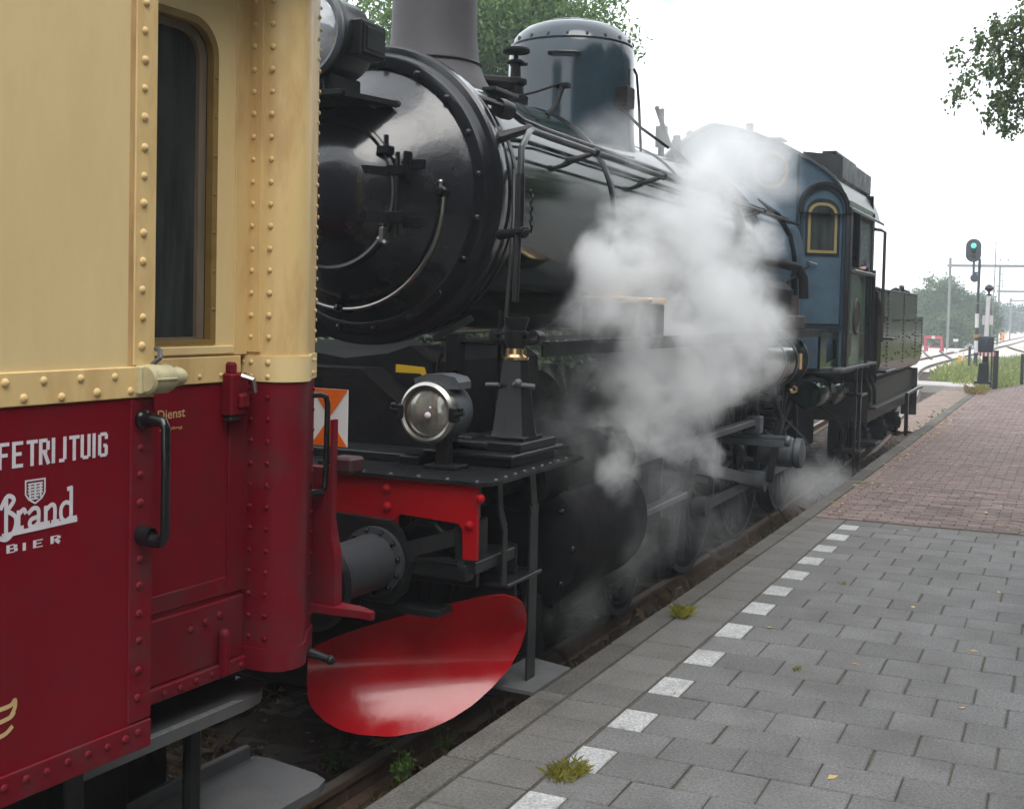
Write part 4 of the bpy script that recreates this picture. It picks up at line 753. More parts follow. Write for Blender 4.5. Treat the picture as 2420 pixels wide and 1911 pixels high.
# spring, pump, pipes near the cab
spm = MB()
for i in range(6): spm.lathe([(.10, 0), (.125, .012), (.10, .024), (.075, .012), (.10, 0)], (.98, 12.95, 1.13+.05*i), (0, 0, 1), 18)
B('coil_spring', spm.cyl((.98, 12.95, 1.1), (.98, 12.95, 1.5), .05).cbox(.86, 1.1, 12.83, 13.07, 1.42, 1.48, .005), blackm, loco)
B('brass_fitting', MB().lathe([(.03, 0), (.045, .02), (.045, .06), (.025, .08), (.04, .10)], (1.12, 13.3, 1.52), (.8, -.5, .2), 12), brass, loco)
B('steam_pump', MB().cyl((1.0, 13.1, 2.35), (1.0, 13.1, 2.62), .10).cyl((1.0, 13.1, 2.42), (1.0, 13.1, 2.52), .13).cbox(.86, 1.26, 12.95, 13.4, 2.20, 2.36, .015).cyl((1.16, 13.2, 2.35), (1.16, 13.2, 2.58), .06), mat('rusty_brown_iron', (.045, .032, .028), .7, var=.3, vscale=12, bump=.2), loco)
B('lagged_pipe', MB().tube([(.80, 11.0, 2.9), (.92, 12.0, 2.93), (1.02, 13.2, 2.93), (1.12, 13.55, 2.90), (1.18, 13.6, 2.78), (1.19, 13.6, 2.55)], .055, 14), sooty, loco)
B('firebox_pipe', MB().tube([(.93, 13.9, 3.3), (.97, 14.0, 3.05), (.98, 14.1, 2.6), (.95, 14.2, 2.3)], .045).tube([(.9, 13.6, 2.66), (1.1, 14.3, 2.95)], .015).tube([(.72, 13.2, 3.62), (.86, 13.6, 3.5), (.93, 13.9, 3.3)], .04), sooty, loco)
B('firebox', MB().lathe([(.96, 12.6), (.97, 12.62), (.97, 14.7)], (0, 0, BZ-.05), (0, 1, 0), 48).cbox(-.95, .95, 12.6, 14.7, 1.6, 3.0, .05), cabb, loco, 40)
B('dark_casing', MB().cbox(.6, 1.15, 10.9, 13.3, 2.22, 2.72, .08).cbox(.60, .92, 9.2, 12.6, 2.2, 2.5, .02), sooty, loco)
# ---- cab with its wedge-shaped front
cab = B('cab', MB().box(1.385, 1.41, 15.20, 17.25, 1.735, 2.98).box(1.385, 1.41, 17.05, 17.25, 2.98, 3.78).box(1.385, 1.41, 15.20, 17.25, 3.70, 3.80).box(1.385, 1.41, 15.20, 15.26, 2.98, 3.7), cabg, loco, 0)
B('cab_side', MB().box(-1.41, -1.385, 15.2, 17.25, 1.735, 3.8), cabg, cab, 0)
VS = .9
def vf(dx): return 15.19-VS*(1.41-abs(dx))
prof = [(0, 4.62), (.2, 4.60), (.4, 4.55), (.7, 4.44), (.9, 4.33), (1.1, 4.20), (1.22, 4.10), (1.31, 3.98), (1.37, 3.85), (1.41, 3.72)]
for sx in (1, -1):
    mb = MB(); V = []; n = len(prof)
    for e in (0, .03):
        V += [(sx*x, vf(x)+e, z-.03) for x, z in prof]+[(sx*x, vf(x)+e, 1.7) for x, z in prof]
    F = [(i, i+1, n+i+1, n+i) for i in range(n-1)]+[(2*n+i, 3*n+i, 3*n+i+1, 2*n+i+1) for i in range(n-1)]+[(i, 2*n+i, 2*n+i+1, i+1) for i in range(n-1)]
    mb.add(V, F); B('cab_front', mb, cabb, cab, 0)
# roof: arched, its front edge following the wedge
mb = MB(); V = []; full = [(-x, z) for x, z in reversed(prof)]+prof[1:]; full = [(-1.47, 3.68)]+full+[(1.47, 3.68)]; n = len(full)
for e in (0, -.035):
    for yy in (None, 17.75):
        V += [(x, (vf(min(abs(x), 1.41))-.05) if yy is None else yy, z+e+.01) for x, z in full]
F = [(i, i+1, n+i+1, n+i) for i in range(n-1)]+[(2*n+i, 3*n+i, 3*n+i+1, 2*n+i+1) for i in range(n-1)]+[(i, 2*n+i, 2*n+i+1, i+1) for i in range(n-1)]+[(n+i, n+i+1, 3*n+i+1, 3*n+i) for i in range(n-1)]+[(0, n, 3*n, 2*n), (n-1, 3*n-1, 4*n-1, 2*n-1)]
mb.add(V, F); roof = B('cab_roof', mb, mat('roof_grey_green', (.06, .075, .075), .35, var=.15, dirt=(.03, .03, .03), damt=.5), cab, 30)
B('roof_vent', MB().prism([(.80, 4.40), (.80, 4.43), (1.26, 4.37), (1.30, 4.34), (1.30, 4.08), (1.22, 4.0), (.9, 4.2)], (0, 15.2, 0), (1, 0, 0), (0, 0, 1), (0, 2.3, 0)).cbox(1.02, 1.2, 15.3, 16.8, 4.4, 4.44, .006), blackm, roof, 0)
B('roof_flap', MB().obox((.50, 14.9, 4.545), (.13, 0, -.005), (0, .16, 0), (0, 0, .012)), blackm, roof, 0)
B('roof_cock', MB().cyl((-.5, 14.6, 4.52), (-.5, 14.6, 4.66), .03).cbox(-.55, -.45, 14.56, 14.64, 4.6, 4.63, .005).cyl((.3, 14.45, 4.5), (.3, 14.45, 4.62), .035).cbox(.26, .34, 14.41, 14.49, 4.6, 4.69, .006), blackm, roof)
# door in the right slope of the wedge: helper that maps (a along the slope measured as dx, z) to space
VX = Vector((1, VS, 0)); VN = Vector((VS, -1, 0)).normalized()
def vplate(mb, outer, inner, o=0, d=.02): 
    base = Vector((0, 15.19-VS*1.41, 0))+VN*o
    if inner is None: return mb.prism(outer, base, VX, (0, 0, 1), VN*d)
    return mb.ring(outer, inner, base, VX, (0, 0, 1), VN*d)
def arch(x0, x1, z0, zs, k=10):     # arched outline; rise equals half width in true length, kept in dx units
    c = (x0+x1)/2; rx = (x1-x0)/2; rz = rx*1.28; return [(x0, z0), (x1, z0)]+[(c+rx*math.cos(R(180*i/k)), zs+rz*math.sin(R(180*i/k))) for i in range(k+1)]
cd = B('cab_door', vplate(MB(), arch(.905, 1.325, 2.24, 3.66), None, .001, .02), cabb, cab, 0)
B('door_frame', vplate(MB(), arch(.885, 1.345, 2.20, 3.67), arch(.912, 1.318, 2.235, 3.655), .0, .045), mat('cab_dark_blue_edge', (.02, .035, .05), .35), cd, 30)
B('hood_strip', vplate(MB(), arch(.86, 1.37, 3.62, 3.68), arch(.888, 1.342, 3.615, 3.67), .0, .085), blackm, cd, 30)
def rarch(x0, x1, z0, z1, r=.12, k=6): return [(x0, z0), (x1, z0)]+[(x1-r+r*math.cos(R(90*i/k)), z1-r*1.2+1.2*r*math.sin(R(90*i/k))) for i in range(k+1)]+[(x0+r-r*math.sin(R(90*i/k)), z1-r*1.2+1.2*r*math.cos(R(90*i/k))) for i in range(k+1)]
B('dark_surround', vplate(MB(), rarch(.935, 1.295, 3.085, 3.80, .15), None, .021, .004), mat('window_surround_black', (.012, .018, .024), .4), cd, 0)
B('window_frame', vplate(MB(), rarch(.958, 1.262, 3.13, 3.75, .125), rarch(.985, 1.235, 3.165, 3.715, .10), .026, .012), mat('brass_window_frame', (.27, .21, .085), .5, dirt=(.15, .11, .04), damt=.4, dscale=20), cd, 0)
B('window_pane', vplate(MB(), rarch(.985, 1.235, 3.165, 3.715, .10), None, .027, .003), glassd, cd, 0)
B('door_handle', MB().tube([Vector((.965, vf(.965), 3.01))+VN*.02, Vector((.97, vf(.97), 3.01))+VN*.06, Vector((1.05, vf(1.05), 2.985))+VN*.06], .014), steel, cd)
for zz in (2.235,): B('door_foot_strip', vplate(MB(), [(.905, 2.22), (1.33, 2.22), (1.33, 2.26), (.905, 2.26)], None, .021, .02), bandb, cd, 0)
circ = lambda r, k=24: [(.565+.78*r*math.cos(2*math.pi*i/k), 4.12+r*math.sin(2*math.pi*i/k)) for i in range(k)]
rw = B('round_window', vplate(MB(), circ(.235), circ(.195), .001, .02), MATS['brass_window_frame'], cab, 0)
B('window_pane', vplate(MB(), circ(.2), None, .001, .006), mat('misty_grey_glass', (.06, .075, .085), .1), rw, 0)
B('front_strip', vplate(MB(), [(.845, 2.2), (.862, 2.2), (.862, 4.36), (.845, 4.36)], None, 0, .02), MATS['cab_dark_blue_edge'], cab, 0)
B('corner_post', MB().cbox(1.37, 1.435, 15.12, 15.30, 1.72, 3.72, .01), bandb, cab)
for z in np.arange(2.5, 3.9, .17): inst('rivet', rh, cab, (.80, vf(.80)-.012, z), (R(90), 0, R(42)))
# side window opening frame, window, number plate, cab steps
wr = [(15.27, 2.98), (17.04, 2.98), (17.04, 3.70), (15.27, 3.70)]
B('side_window_frame', MB().box(1.40, 1.425, 15.24, 17.08, 2.945, 2.985).box(1.40, 1.42, 15.24, 15.29, 2.98, 3.72).box(1.40, 1.42, 17.02, 17.08, 2.98, 3.72).box(1.40, 1.42, 15.24, 17.08, 3.69, 3.72).box(1.395, 1.41, 16.0, 16.05, 2.98, 3.70), bandb, cab, 0)
B('side_window', MB().box(1.395, 1.40, 16.08, 16.98, 3.0, 3.69), mat('pale_window_glass', (.12, .15, .15), .05, spec=.7), cab, 0)
B('arm_rest', MB().cyl((1.46, 15.3, 2.93), (1.46, 17.0, 2.93), .025).cyl((1.41, 15.5, 2.93), (1.46, 15.5, 2.93), .015).cyl((1.41, 16.7, 2.93), (1.46, 16.7, 2.93), .015), greysteel, cab)
B('cab_interior', MB().box(-1.37, 1.22, 17.3, 17.36, 2.7, 4.1).box(1.22, 1.37, 17.3, 17.36, 3.75, 4.05).box(-1.37, 1.37, 17.3, 17.4, 1.74, 2.7).box(-1.37, 1.37, 15.35, 17.25, 1.74, 1.78), sooty, cab, 0)  # upper back wall added so that the open side window stays dark
ep_ = B('number_plate', MB().lathe([(.235, 0), (.24, .012), (.235, .02), (.205, .02), (.20, .012)], (1.41, 15.9, 2.355), (1, 0, 0), 36).lathe([(.0001, .008), (.205, .008)], (1.41, 15.9, 2.355), (1, 0, 0), 36), mat('plate_bronze', (.06, .05, .04), .45), cab)
B('plate_relief', MB().box(1.418, 1.428, 15.80, 15.84, 2.25, 2.46).box(1.418, 1.428, 15.88, 15.92, 2.25, 2.46).box(1.418, 1.428, 15.96, 16.0, 2.25, 2.46), MATS['plate_bronze'], ep_, 0)
B('side_plate', MB().cbox(1.41, 1.425, 15.28, 15.5, 1.86, 2.16, .004).cbox(1.41, 1.425, 16.3, 16.5, 1.86, 2.14, .004), MATS['plate_bronze'], cab, 0)
BM('cab_pipe', [MB().tube([(1.44, 16.55, 2.9), (1.45, 16.55, 1.75), (1.45, 16.6, 1.5)], .02), MB().tube([(1.44, 16.8, 2.9), (1.45, 16.8, 1.75)], .02), MB().tube([(1.44, 17.12, 3.0), (1.44, 17.12, 1.75)], .026)], blackm, cab)
B('cab_skirt', MB().cbox(.9, 1.40, 14.95, 17.3, 1.64, 1.72, .006).cbox(1.36, 1.48, 14.6, 17.35, 1.685, 1.725, .006), stepm, cab)
B('frame_bracket', MB().ring([(13.9, 1.72), (15.1, 1.72), (15.1, 2.16), (13.9, 2.16)], [(14.3, 1.80), (14.9, 1.84), (14.85, 2.06), (14.25, 2.1)], (1.34, 0, 0), (0, 1, 0), (0, 0, 1), (-.03, 0, 0)), boilg, cab, 0)
B('cab_handrail', MB().tube([(1.41, 17.22, 3.58), (1.47, 17.4, 3.58), (1.5, 17.62, 3.56), (1.5, 17.62, 2.95), (1.5, 17.62, 2.0)], .024), mat('handrail_brown_black', (.03, .022, .022), .4), cab)
st_ = B('cab_step', MB().cbox(1.15, 1.5, 16.0, 16.5, 1.30, 1.335, .006).cbox(1.15, 1.5, 16.05, 16.5, .54, .575, .006).cbox(1.40, 1.43, 16.02, 16.08, .2, 1.7, .004).cbox(1.40, 1.43, 16.38, 16.48, .2, 1.7, .004).cbox(1.2, 1.5, 16.3, 16.8, .22, .26, .006), blackm, cab)
B('side_tank', MB().lathe([(.0001, 15.2), (.17, 15.24), (.19, 15.3), (.19, 16.0), (.17, 16.05), (.0001, 16.07)], (1.15, 0, 1.38), (0, 1, 0), 24).lathe([(.16, 14.2), (.18, 14.25), (.18, 14.8), (.16, 14.85)], (1.15, 0, 1.42), (0, 1, 0), 24, cap=True), boilg, loco)
BM('injector_pipe', [MB().tube([(1.36, 17.0, 1.7), (1.38, 17.1, 1.5), (1.40, 17.35, 1.3), (1.38, 17.5, 1.15)], .028), MB().tube([(1.38, 17.3, 1.68), (1.40, 17.4, 1.5), (1.42, 17.65, 1.32), (1.42, 17.7, 1.1)], .028), MB().tube([(1.0, 15.5, 1.2), (1.25, 15.8, 1.0), (1.3, 15.9, .8), (1.2, 15.9, .4)], .03)], blackm, loco)
B('rail_jet_pipe', MB().tube([(1.0, 13.4, 1.25), (1.1, 14.3, .9), (1.18, 15.6, .28), (1.16, 15.9, .2)], .012).cbox(1.0, 1.25, 15.6, 16.1, .12, .2, .01), greysteel, loco)
# ---- tail board standing in a lamp iron on the deck
tb = thing('tail_board', (-3.944+.475, 5.16, 1.555), 'square orange and white reflective board on the deck behind the carriage corner', 'sign', off=(0, 0, 0))
OFF[tb.name] = (.475, 5.16, 1.555)
hw, z0_, z1_ = .112, 1.648, 1.945; xm = .475; zm = (z0_+z1_)/2
owm = mat('reflective_orange', (.90, .16, .004), .45, fine=.25, fscale=260); wwm = mat('reflective_white', (.92, .92, .90), .35)
B('board', MB().cbox(xm-hw, xm+hw, 5.16, 5.165, z0_, z1_, .001), wwm, tb, 0)
pf = MB()
for (a, b_, c_) in (((xm-hw, z1_), (xm+hw, z1_), (xm, zm)), ((xm-hw, z0_), (xm+hw, z0_), (xm, zm))):
    pf.prism([a, b_, c_], (0, 5.159, 0), (1, 0, 0), (0, 0, 1), (0, -.002, 0))
B('orange_triangle', pf, owm, tb, 0)
B('board_bracket', MB().cbox(xm-.02, xm+.02, 5.167, 5.18, 1.56, 1.9, .002).cbox(xm-.05, xm+.05, 5.13, 5.2, 1.555, 1.575, .003), blackm, tb, 0)
B('deck_label', MB().prism([(.44, 2.0), (.60, 2.0), (.64, 1.975), (.62, 2.035), (.44, 2.045)], (0, 5.9, 0), (1, 0, 0), (0, 0, 1), (0, -.02, 0)), mat('yellow_paint', (.5, .31, .01), .5), loco, 0)
# ================================================================== TENDER
ten = thing('locomotive_tender', (-3.944, 21, 0), 'green riveted tender coupled behind the locomotive cab', 'tender', off=(0, 21, 0))
pr = [(-1.40, 1.62), (-1.36, 1.50), (-1.26, 1.42), (1.26, 1.42), (1.37, 1.47), (1.43, 1.56), (1.452, 1.68)]
B('tank', MB().prism(pr+[(1.452, 2.36), (-1.452, 2.36)], (0, 17.95, 0), (1, 0, 0), (0, 0, 1), (0, 5.25, 0)), tendg, ten, 25)
B('coal_side', MB().box(-1.452, -1.43, 18.55, 22.2, 2.362, 2.735), tendg, ten, 0)
B('coal_back', MB().box(-1.43, 1.43, 22.17, 22.2, 2.362, 2.735), tendg, ten, 0)
B('coal_side', MB().box(1.43, 1.452, 18.55, 22.2, 2.362, 2.735).prism([(17.6, 2.73), (18.55, 2.73), (18.55, 2.3), (18.3, 2.35), (17.95, 2.5), (17.6, 2.62)], (1.43, 0, 0), (0, 1, 0), (0, 0, 1), (.02, 0, 0)), tendg, ten, 0)
BM('top_edge', [MB().cbox(1.42, 1.47, 17.6, 22.2, 2.735, 2.76, .004), MB().cbox(-1.47, -1.42, 18.5, 22.2, 2.735, 2.76, .004)], bandb, ten, 0)
B('front_bulkhead', MB().box(-1.43, 1.43, 17.7, 17.75, 1.4, 2.71).box(.3, 1.42, 18.5, 18.52, 2.3, 2.72), sooty, ten, 0)
co_ = MB()
for i in range(260): co_.sphere((random.uniform(-1.3, 1.3), random.uniform(18.7, 22.1), 2.5+random.uniform(0, .24)), random.uniform(.05, .13), 5, 4)
o = B('coal', co_, sooty, ten, 0); o['kind'] = 'stuff'
B('rear_dome', MB().lathe([(.45, 0), (.4, .1), (.2, .18), (.0001, .2)], (.7, 22.75, 2.36), (0, 0, 1), 20), mat('light_filler_lid', (.5, .5, .48), .5), ten)
B('lifting_hook', MB().tube([(1.4, 20.3, 2.75), (1.4, 20.32, 2.85), (1.4, 20.6, 2.86), (1.4, 20.65, 2.76)], .025), bandb, ten)
tr = MB(); rz = MB().lathe([(.022, 0), (.017, .009), (.0001, .013)], (0, 0, 0), (1, 0, 0), 6)
def trow(y0, z0, y1, z1, step):
    d = math.hypot(y1-y0, z1-z0); n_ = int(d/step)
    for i in range(n_+1):
        y = y0+(y1-y0)*i/n_; z = z0+(z1-z0)*i/n_; tr.add([(v[0]+1.4525, v[1]+y, v[2]+z) for v in rz.v], rz.f)
for y in (18.58, 20.46, 22.16): trow(y, 1.62, y, 2.71, .055)
trow(23.17, 1.62, 23.17, 2.34, .055); trow(18.0, 2.36, 18.5, 2.34, .1)
for y in (19.2, 19.55, 19.9, 20.95, 21.3, 21.75, 22.6, 22.9, 18.25): trow(y+random.uniform(-.03, .03), 1.68+random.uniform(0, .15), y, 2.3, random.uniform(.2, .3))
o = B('rivet', tr, bandb, ten, 60); o['kind'] = 'stuff'
B('tender_frame', MB().box(1.30, 1.33, 17.9, 23.0, 1.02, 1.40).box(-1.33, -1.30, 17.9, 23.0, 1.02, 1.40).cbox(1.28, 1.42, 17.9, 23.1, .99, 1.03, .005).box(-1.3, 1.3, 17.9, 23.1, .8, 1.42).cbox(1.15, 1.42, 22.95, 23.0, .55, 1.42, .004), mat('frame_olive_black', (.022, .025, .02), .5, dirt=(.06, .055, .04), damt=.5, dscale=4), ten, 0)
B('step_rail', MB().tube([(1.44, 21.3, 1.02), (1.46, 22.6, 1.06), (1.47, 23.2, 1.05)], .03).cbox(1.34, 1.40, 21.9, 22.0, .25, 1.02, .005), bandb, ten)
for y in (18.6, 20.3, 22.0):
    for sx in (1, -1): wheel(ten, .79*sx, y, .5, 9, sx, 'tender_wheel')
    B('axle_box', MB().cbox(.95, 1.22, y-.16, y+.16, .32, .66, .02).lathe([(.11, 0), (.1, .04), (.0001, .06)], (1.22, y, .48), (1, 0, 0), 14), sooty, ten)
    lf = MB()
    for i in range(6): lf.cbox(1.08, 1.18, y-.5+.07*i, y+.5-.07*i, .80-.024*i, .822-.024*i, .002)
    B('leaf_spring', lf, sooty, ten, 0)
B('side_step', MB().cbox(1.43, 1.60, 18.0, 18.6, 2.02, 2.05, .004).cbox(1.43, 1.6, 17.5, 18.5, 1.55, 1.59, .006).cbox(1.2, 1.5, 17.4, 17.9, .52, .56, .005), bandb, ten, 0)
# ================================================================== DRIVER in the cab
def figure(name, chain, radii, edges, m, parent, sub=2):
    me = bpy.data.meshes.new(name); me.from_pydata(chain, edges, []); ob = bpy.data.objects.new(name, me); COL.objects.link(ob); ob.parent = parent
    sk = ob.modifiers.new('skin', 'SKIN'); ob.modifiers.new('sub', 'SUBSURF').render_levels = sub; ob.modifiers['sub'].levels = sub
    for i, v in enumerate(me.skin_vertices[0].data): v.radius = (radii[i], radii[i]) if not isinstance(radii[i], tuple) else radii[i]; v.use_root = (i == 0)
    bpy.context.view_layer.update(); e = bpy.data.meshes.new_from_object(ob.evaluated_get(bpy.context.evaluated_depsgraph_get())); bpy.data.objects.remove(ob)
    e.materials.clear(); e.materials.append(m); e.shade_smooth(); o = bpy.data.objects.new(name, e); COL.objects.link(o); o.parent = parent; return o
per = thing('person', (-3.944+1.05, 16.35, 1.78), 'person in dark clothes leaning at the open cab side window', 'person', off=(0, 0, 0))
clo = mat('dark_blue_overalls', (.012, .016, .03), .8, var=.2); skn = mat('skin', (.45, .26, .19), .55)
ch_ = [(0, 0, .85), (0, .02, 1.1), (.04, 0, 1.35), (.05, -.02, 1.50), (.06, -.05, 1.57), (.20, .18, 1.42), (.36, .22, 1.28), (.40, .0, 1.21), (.40, -.17, 1.22), (-.1, -.2, 1.42), (-.05, -.3, 1.2), (.12, -.32, 1.1), (.10, .10, .86), (.12, .06, .45), (.12, .08, .06), (.22, .06, .04), (-.10, .10, .86), (-.12, .06, .45), (-.12, .08, .06), (-.02, .06, .04)]
rd_ = [.15, .14, .15, .075, .055, .065, .055, .045, .035, .065, .05, .04, .09, .065, .05, .045, .09, .065, .05, .045]
B_ = figure('body', ch_, rd_, [(0, 1), (1, 2), (2, 3), (3, 4), (2, 5), (5, 6), (6, 7), (7, 8), (2, 9), (9, 10), (10, 11), (0, 12), (12, 13), (13, 14), (14, 15), (0, 16), (16, 17), (17, 18), (18, 19)], clo, per)
OFF[per.name] = (0, 0, 0)
hd = B('head', MB().sphere((.07, -.07, 1.68), .105, 16, 12, (.92, .95, 1.2)).sphere((.17, -.10, 1.67), .02, 8, 6, (1.2, .8, 1.2)).sphere((.06, .03, 1.67), .025, 8, 6, (.6, .5, 1.2)).sphere((.06, -.175, 1.67), .025, 8, 6, (.6, .5, 1.2)), skn, per)
B('hair', MB().sphere((.055, -.07, 1.72), .112, 16, 12, (.95, 1, 1.0)), mat('grey_hair', (.5, .5, .5), .8), hd)
hm = MB().sphere((.40, -.21, 1.22), .035, 10, 8, (.8, 1.2, .5))
for i, l in enumerate((.055, .065, .07, .06)): hm.tube([(.375+.017*i, -.235, 1.222), (.375+.017*i, -.235-l*.6, 1.215), (.375+.017*i, -.235-l, 1.195)], [.009, .009, .007], 8)
hm.tube([(.37, -.20, 1.222), (.345, -.23, 1.215), (.335, -.255, 1.21)], [.012, .01, .008], 8); B('hand', hm, skn, per)
# ================================================================== LINESIDE OBJECTS
gal = mat('galvanised_grey', (.20, .21, .21), .55, .3, var=.15)
wpaint = mat('white_post_paint', (.62, .60, .60), .6, dirt=(.4, .38, .38), damt=.5, dscale=5)
navy = mat('dark_blue_black_box', (.018, .022, .035), .45)
# colour light signal
sg = thing('railway_signal', (-3.86, 58, -.1), 'tall railway signal showing a green light above a small round disc', 'signal')
mb = MB(); hx, hz = -4.12, 5.37
ov = [(hx+.33*math.cos(R(a)), hz+.20+.33*math.sin(R(a))) for a in range(0, 181, 12)]+[(hx+.33*math.cos(R(a)), hz-.20+.33*math.sin(R(a))) for a in range(180, 361, 12)]
B('signal_head', mb.prism(ov, (0, 57.85, 0), (1, 0, 0), (0, 0, 1), (0, .08, 0)).box(hx-.2, hx+.2, 57.93, 58.15, hz-.35, hz+.35), navy, sg, 0)
for z, m in ((hz+.22, emit('green_light', (.05, 1, .48), 1.5)), (hz-.02, sooty), (hz-.24, sooty)):
    B('signal_lens', MB().lathe([(.11, 0), (.08, -.02), (.0001, -.03)], (hx, 57.85, z), (0, 1, 0), 16), m, sg)
    B('lens_hood', MB().lathe([(.125, 0), (.13, -.12)], (hx, 57.85, z), (0, 1, 0), 16, R(0), R(180)), navy, sg)
B('head_bracket', MB().box(hx-.02, hx+.08, 57.9, 58.0, 4.35, 4.95).box(hx-.02, hx+.3, 57.9, 58.0, 4.30, 4.40), navy, sg, 0)
B('round_disc', MB().lathe([(.0001, 0), (.19, 0), (.19, .06), (.0001, .06)], (-4.03, 57.86, 4.12), (0, 1, 0), 24), navy, sg)
B('post', MB().cyl((-3.87, 58, 1.4), (-3.85, 58, 5.0), .062), navy, sg)
for a, b_, m in ((1.86, 2.5, wpaint), (1.55, 1.86, navy), (1.27, 1.40, navy), (1.05, 1.27, wpaint), (.72, 1.05, wpaint), (-.1, .72, navy)):
    B('post_band', MB().cyl((-3.87, 58, a), (-3.87, 58, b_), .085), m, sg)
B('number_plate', MB().box(-3.99, -3.75, 57.88, 57.9, 1.42, 1.56), mat('yellow_number_plate', (.32, .17, .01), .5), sg, 0)
B('service_cage', MB().box(-4.10, -3.62, 57.8, 58.2, 2.96, 3.0).cyl((-4.02, 57.85, 2.5), (-4.02, 57.85, 2.96), .015).cyl((-3.70, 57.85, 2.5), (-3.70, 57.85, 2.96), .015), gal, sg, 0)
B('post_box', MB().box(-4.18, -4.08, 57.9, 58.1, .1, 1.0), navy, sg, 0)
# thin mast behind the signal
ms = thing('thin_mast', (-4.0, 72, -.1), 'thin pale mast rising just right of the green signal', 'mast')
B('mast_pole', MB().cyl((-4.0, 72, -.1), (-3.95, 72, 6.6), .04, .028, 8), gal, ms)
# white warning post with the black lamp on top
wp = thing('warning_post', (-2.26, 38, .38), 'white warning post with black domed lamp and dark box at the platform end', 'post')
X, Y = -2.26, 38
B('base', MB().prism([(-.28, 0), (.22, 0), (.18, .08), (.12, .08), (.1, .62), (-.16, .62), (-.2, .08), (-.28, .08)], (X, Y-.2, .38), (1, 0, 0), (0, 0, 1), (0, .4, 0)), blackm, wp, 0)
B('lower_post', MB().cyl((X, Y, .9), (X, Y, 1.4), .09), blackm, wp)
B('striped_band', MB().cyl((X+.02, Y, 1.21), (X+.02, Y, 1.32), .25), wpaint, wp)
for i in range(7):
    a = R(180+26*i); B('red_stripe', MB().obox((X+.02+.252*math.cos(a), Y+.252*math.sin(a), 1.265), (.028*-math.sin(a), .028*math.cos(a), 0), (.004*math.cos(a), .004*math.sin(a), 0), (0, 0, .054)), mat('faded_red', (.28, .02, .03), .6), wp, 0)
B('box', MB().cbox(X-.21, X+.21, Y-.19, Y+.19, 1.32, 1.80, .03).cbox(X-.08, X+.08, Y-.22, Y-.18, 1.36, 1.72, .01), navy, wp)
B('white_post', MB().cyl((X, Y, 1.72), (X+.02, Y, 3.02), .068, .058, 14), wpaint, wp)
B('side_sign', MB().box(X-.13, X+.17, Y+.06, Y+.09, 2.14, 2.42), wpaint, wp, 0)
B('lamp_hood', MB().lathe([(.055, 3.0), (.07, 3.02), (.07, 3.05), (.03, 3.06), (.035, 3.12), (.13, 3.20), (.135, 3.22), (.11, 3.28), (.05, 3.33), (.0001, 3.345)], (X+.03, Y, 0), (0, 0, 1), 20), blackm, wp)
# dark posts
def dark_post(x, y, w, z1, label):
    t = thing('timber_post', (x, y, .2), label, 'post', 'dark posts at the platform end')
    B('shaft', MB().cbox(x-w/2, x+w/2, y-.06, y+.06, .2, z1, .012), mat('tarred_timber', (.02, .018, .017), .7, var=.3, vscale=10), t); B('cap', MB().cbox(x-w/2-.004, x+w/2+.004, y-.065, y+.065, z1, z1+.015, .004), mat('pale_post_cap', (.35, .34, .31), .8), t)
dark_post(-2.0, 38.6, .15, 1.36, 'tall dark timber post right beside the white warning post')
dark_post(-1.31, 40, .09, 1.25, 'dark timber post at the right picture edge beyond the platform')
dark_post(-2.16, 39.4, .05, 1.3, 'thin dark post half hidden behind the white warning post')
# point lever
pv = thing('point_lever', (-4.8, 62.3, -.15), 'yellow point lever with a white handle in the grass by the track', 'lever')
B('lever_body', MB().cbox(-4.96, -4.84, 62.25, 62.4, -.1, .46, .03).cbox(-4.76, -4.66, 62.25, 62.4, 0, .40, .03), mat('rail_yellow', (.62, .30, .01), .5), pv)
B('lever_handle', MB().cyl((-4.80, 62.2, .1), (-4.70, 62.15, .62), .03), wpaint, pv); B('lever_foot', MB().cbox(-5.0, -4.6, 62.1, 62.5, -.15, -.05, .02).cyl((-4.8, 62.2, -.1), (-4.8, 62.2, .15), .04), navy, pv)
# buffer stop
bs = thing('buffer_stop', (-8.35, 84.5, -.1), 'red buffer stop with a white plate at the end of the siding', 'buffer stop')
rsp = mat('faded_red_steel', (.40, .05, .075), .6)
for x in (-8.85, -7.82): B('upright', MB().cbox(x-.07, x+.07, 84.4, 84.6, -.1, .95, .01).bar((x, 84.6, .85), (x, 86, -.05), .1, .1), rsp, bs)
B('buffer_bar', MB().cbox(-8.9, -7.78, 84.3, 84.45, .78, .98, .01), rsp, bs); B('lower_bar', MB().cbox(-8.8, -7.88, 84.4, 84.5, .16, .24, .01), rsp, bs)
for z in (.80, .90): B('white_plate', MB().box(-8.43, -8.22, 84.28, 84.30, z, z+.085), wpaint, bs, 0)
tag(B('concrete_box', MB().cbox(-7.4, -6.65, 83.4, 84.2, -.12, .16, .06), mat('white_concrete', (.62, .61, .6), .8)), 'low white concrete box beside the siding track', 'box')
s_ = thing('small_sign', (-7.05, 86, -.1), 'small white lettered sign low in front of the bushes', 'sign')
B('sign_board', MB().box(-7.2, -6.88, 85.95, 85.97, .62, .80), wpaint, s_, 0); B('sign_post', MB().cyl((-7.04, 86, -.1), (-7.04, 86, .7), .02, None, 6), gal, s_)
s_ = thing('track_cabinet', (-6.3, 132, -.1), 'small orange cabinet far along the track', 'cabinet'); B('cabinet_body', MB().cbox(-6.55, -6.1, 132, 132.4, -.1, .75, .05), mat('cabinet_orange', (.55, .22, .06), .6), s_)
s_ = thing('white_marker_post', (-7.0, 128, -.1), 'white marker post far along the track beside an orange cabinet', 'post'); B('marker', MB().cbox(-7.15, -6.92, 128, 128.1, -.1, 1.2, .02), wpaint, s_)
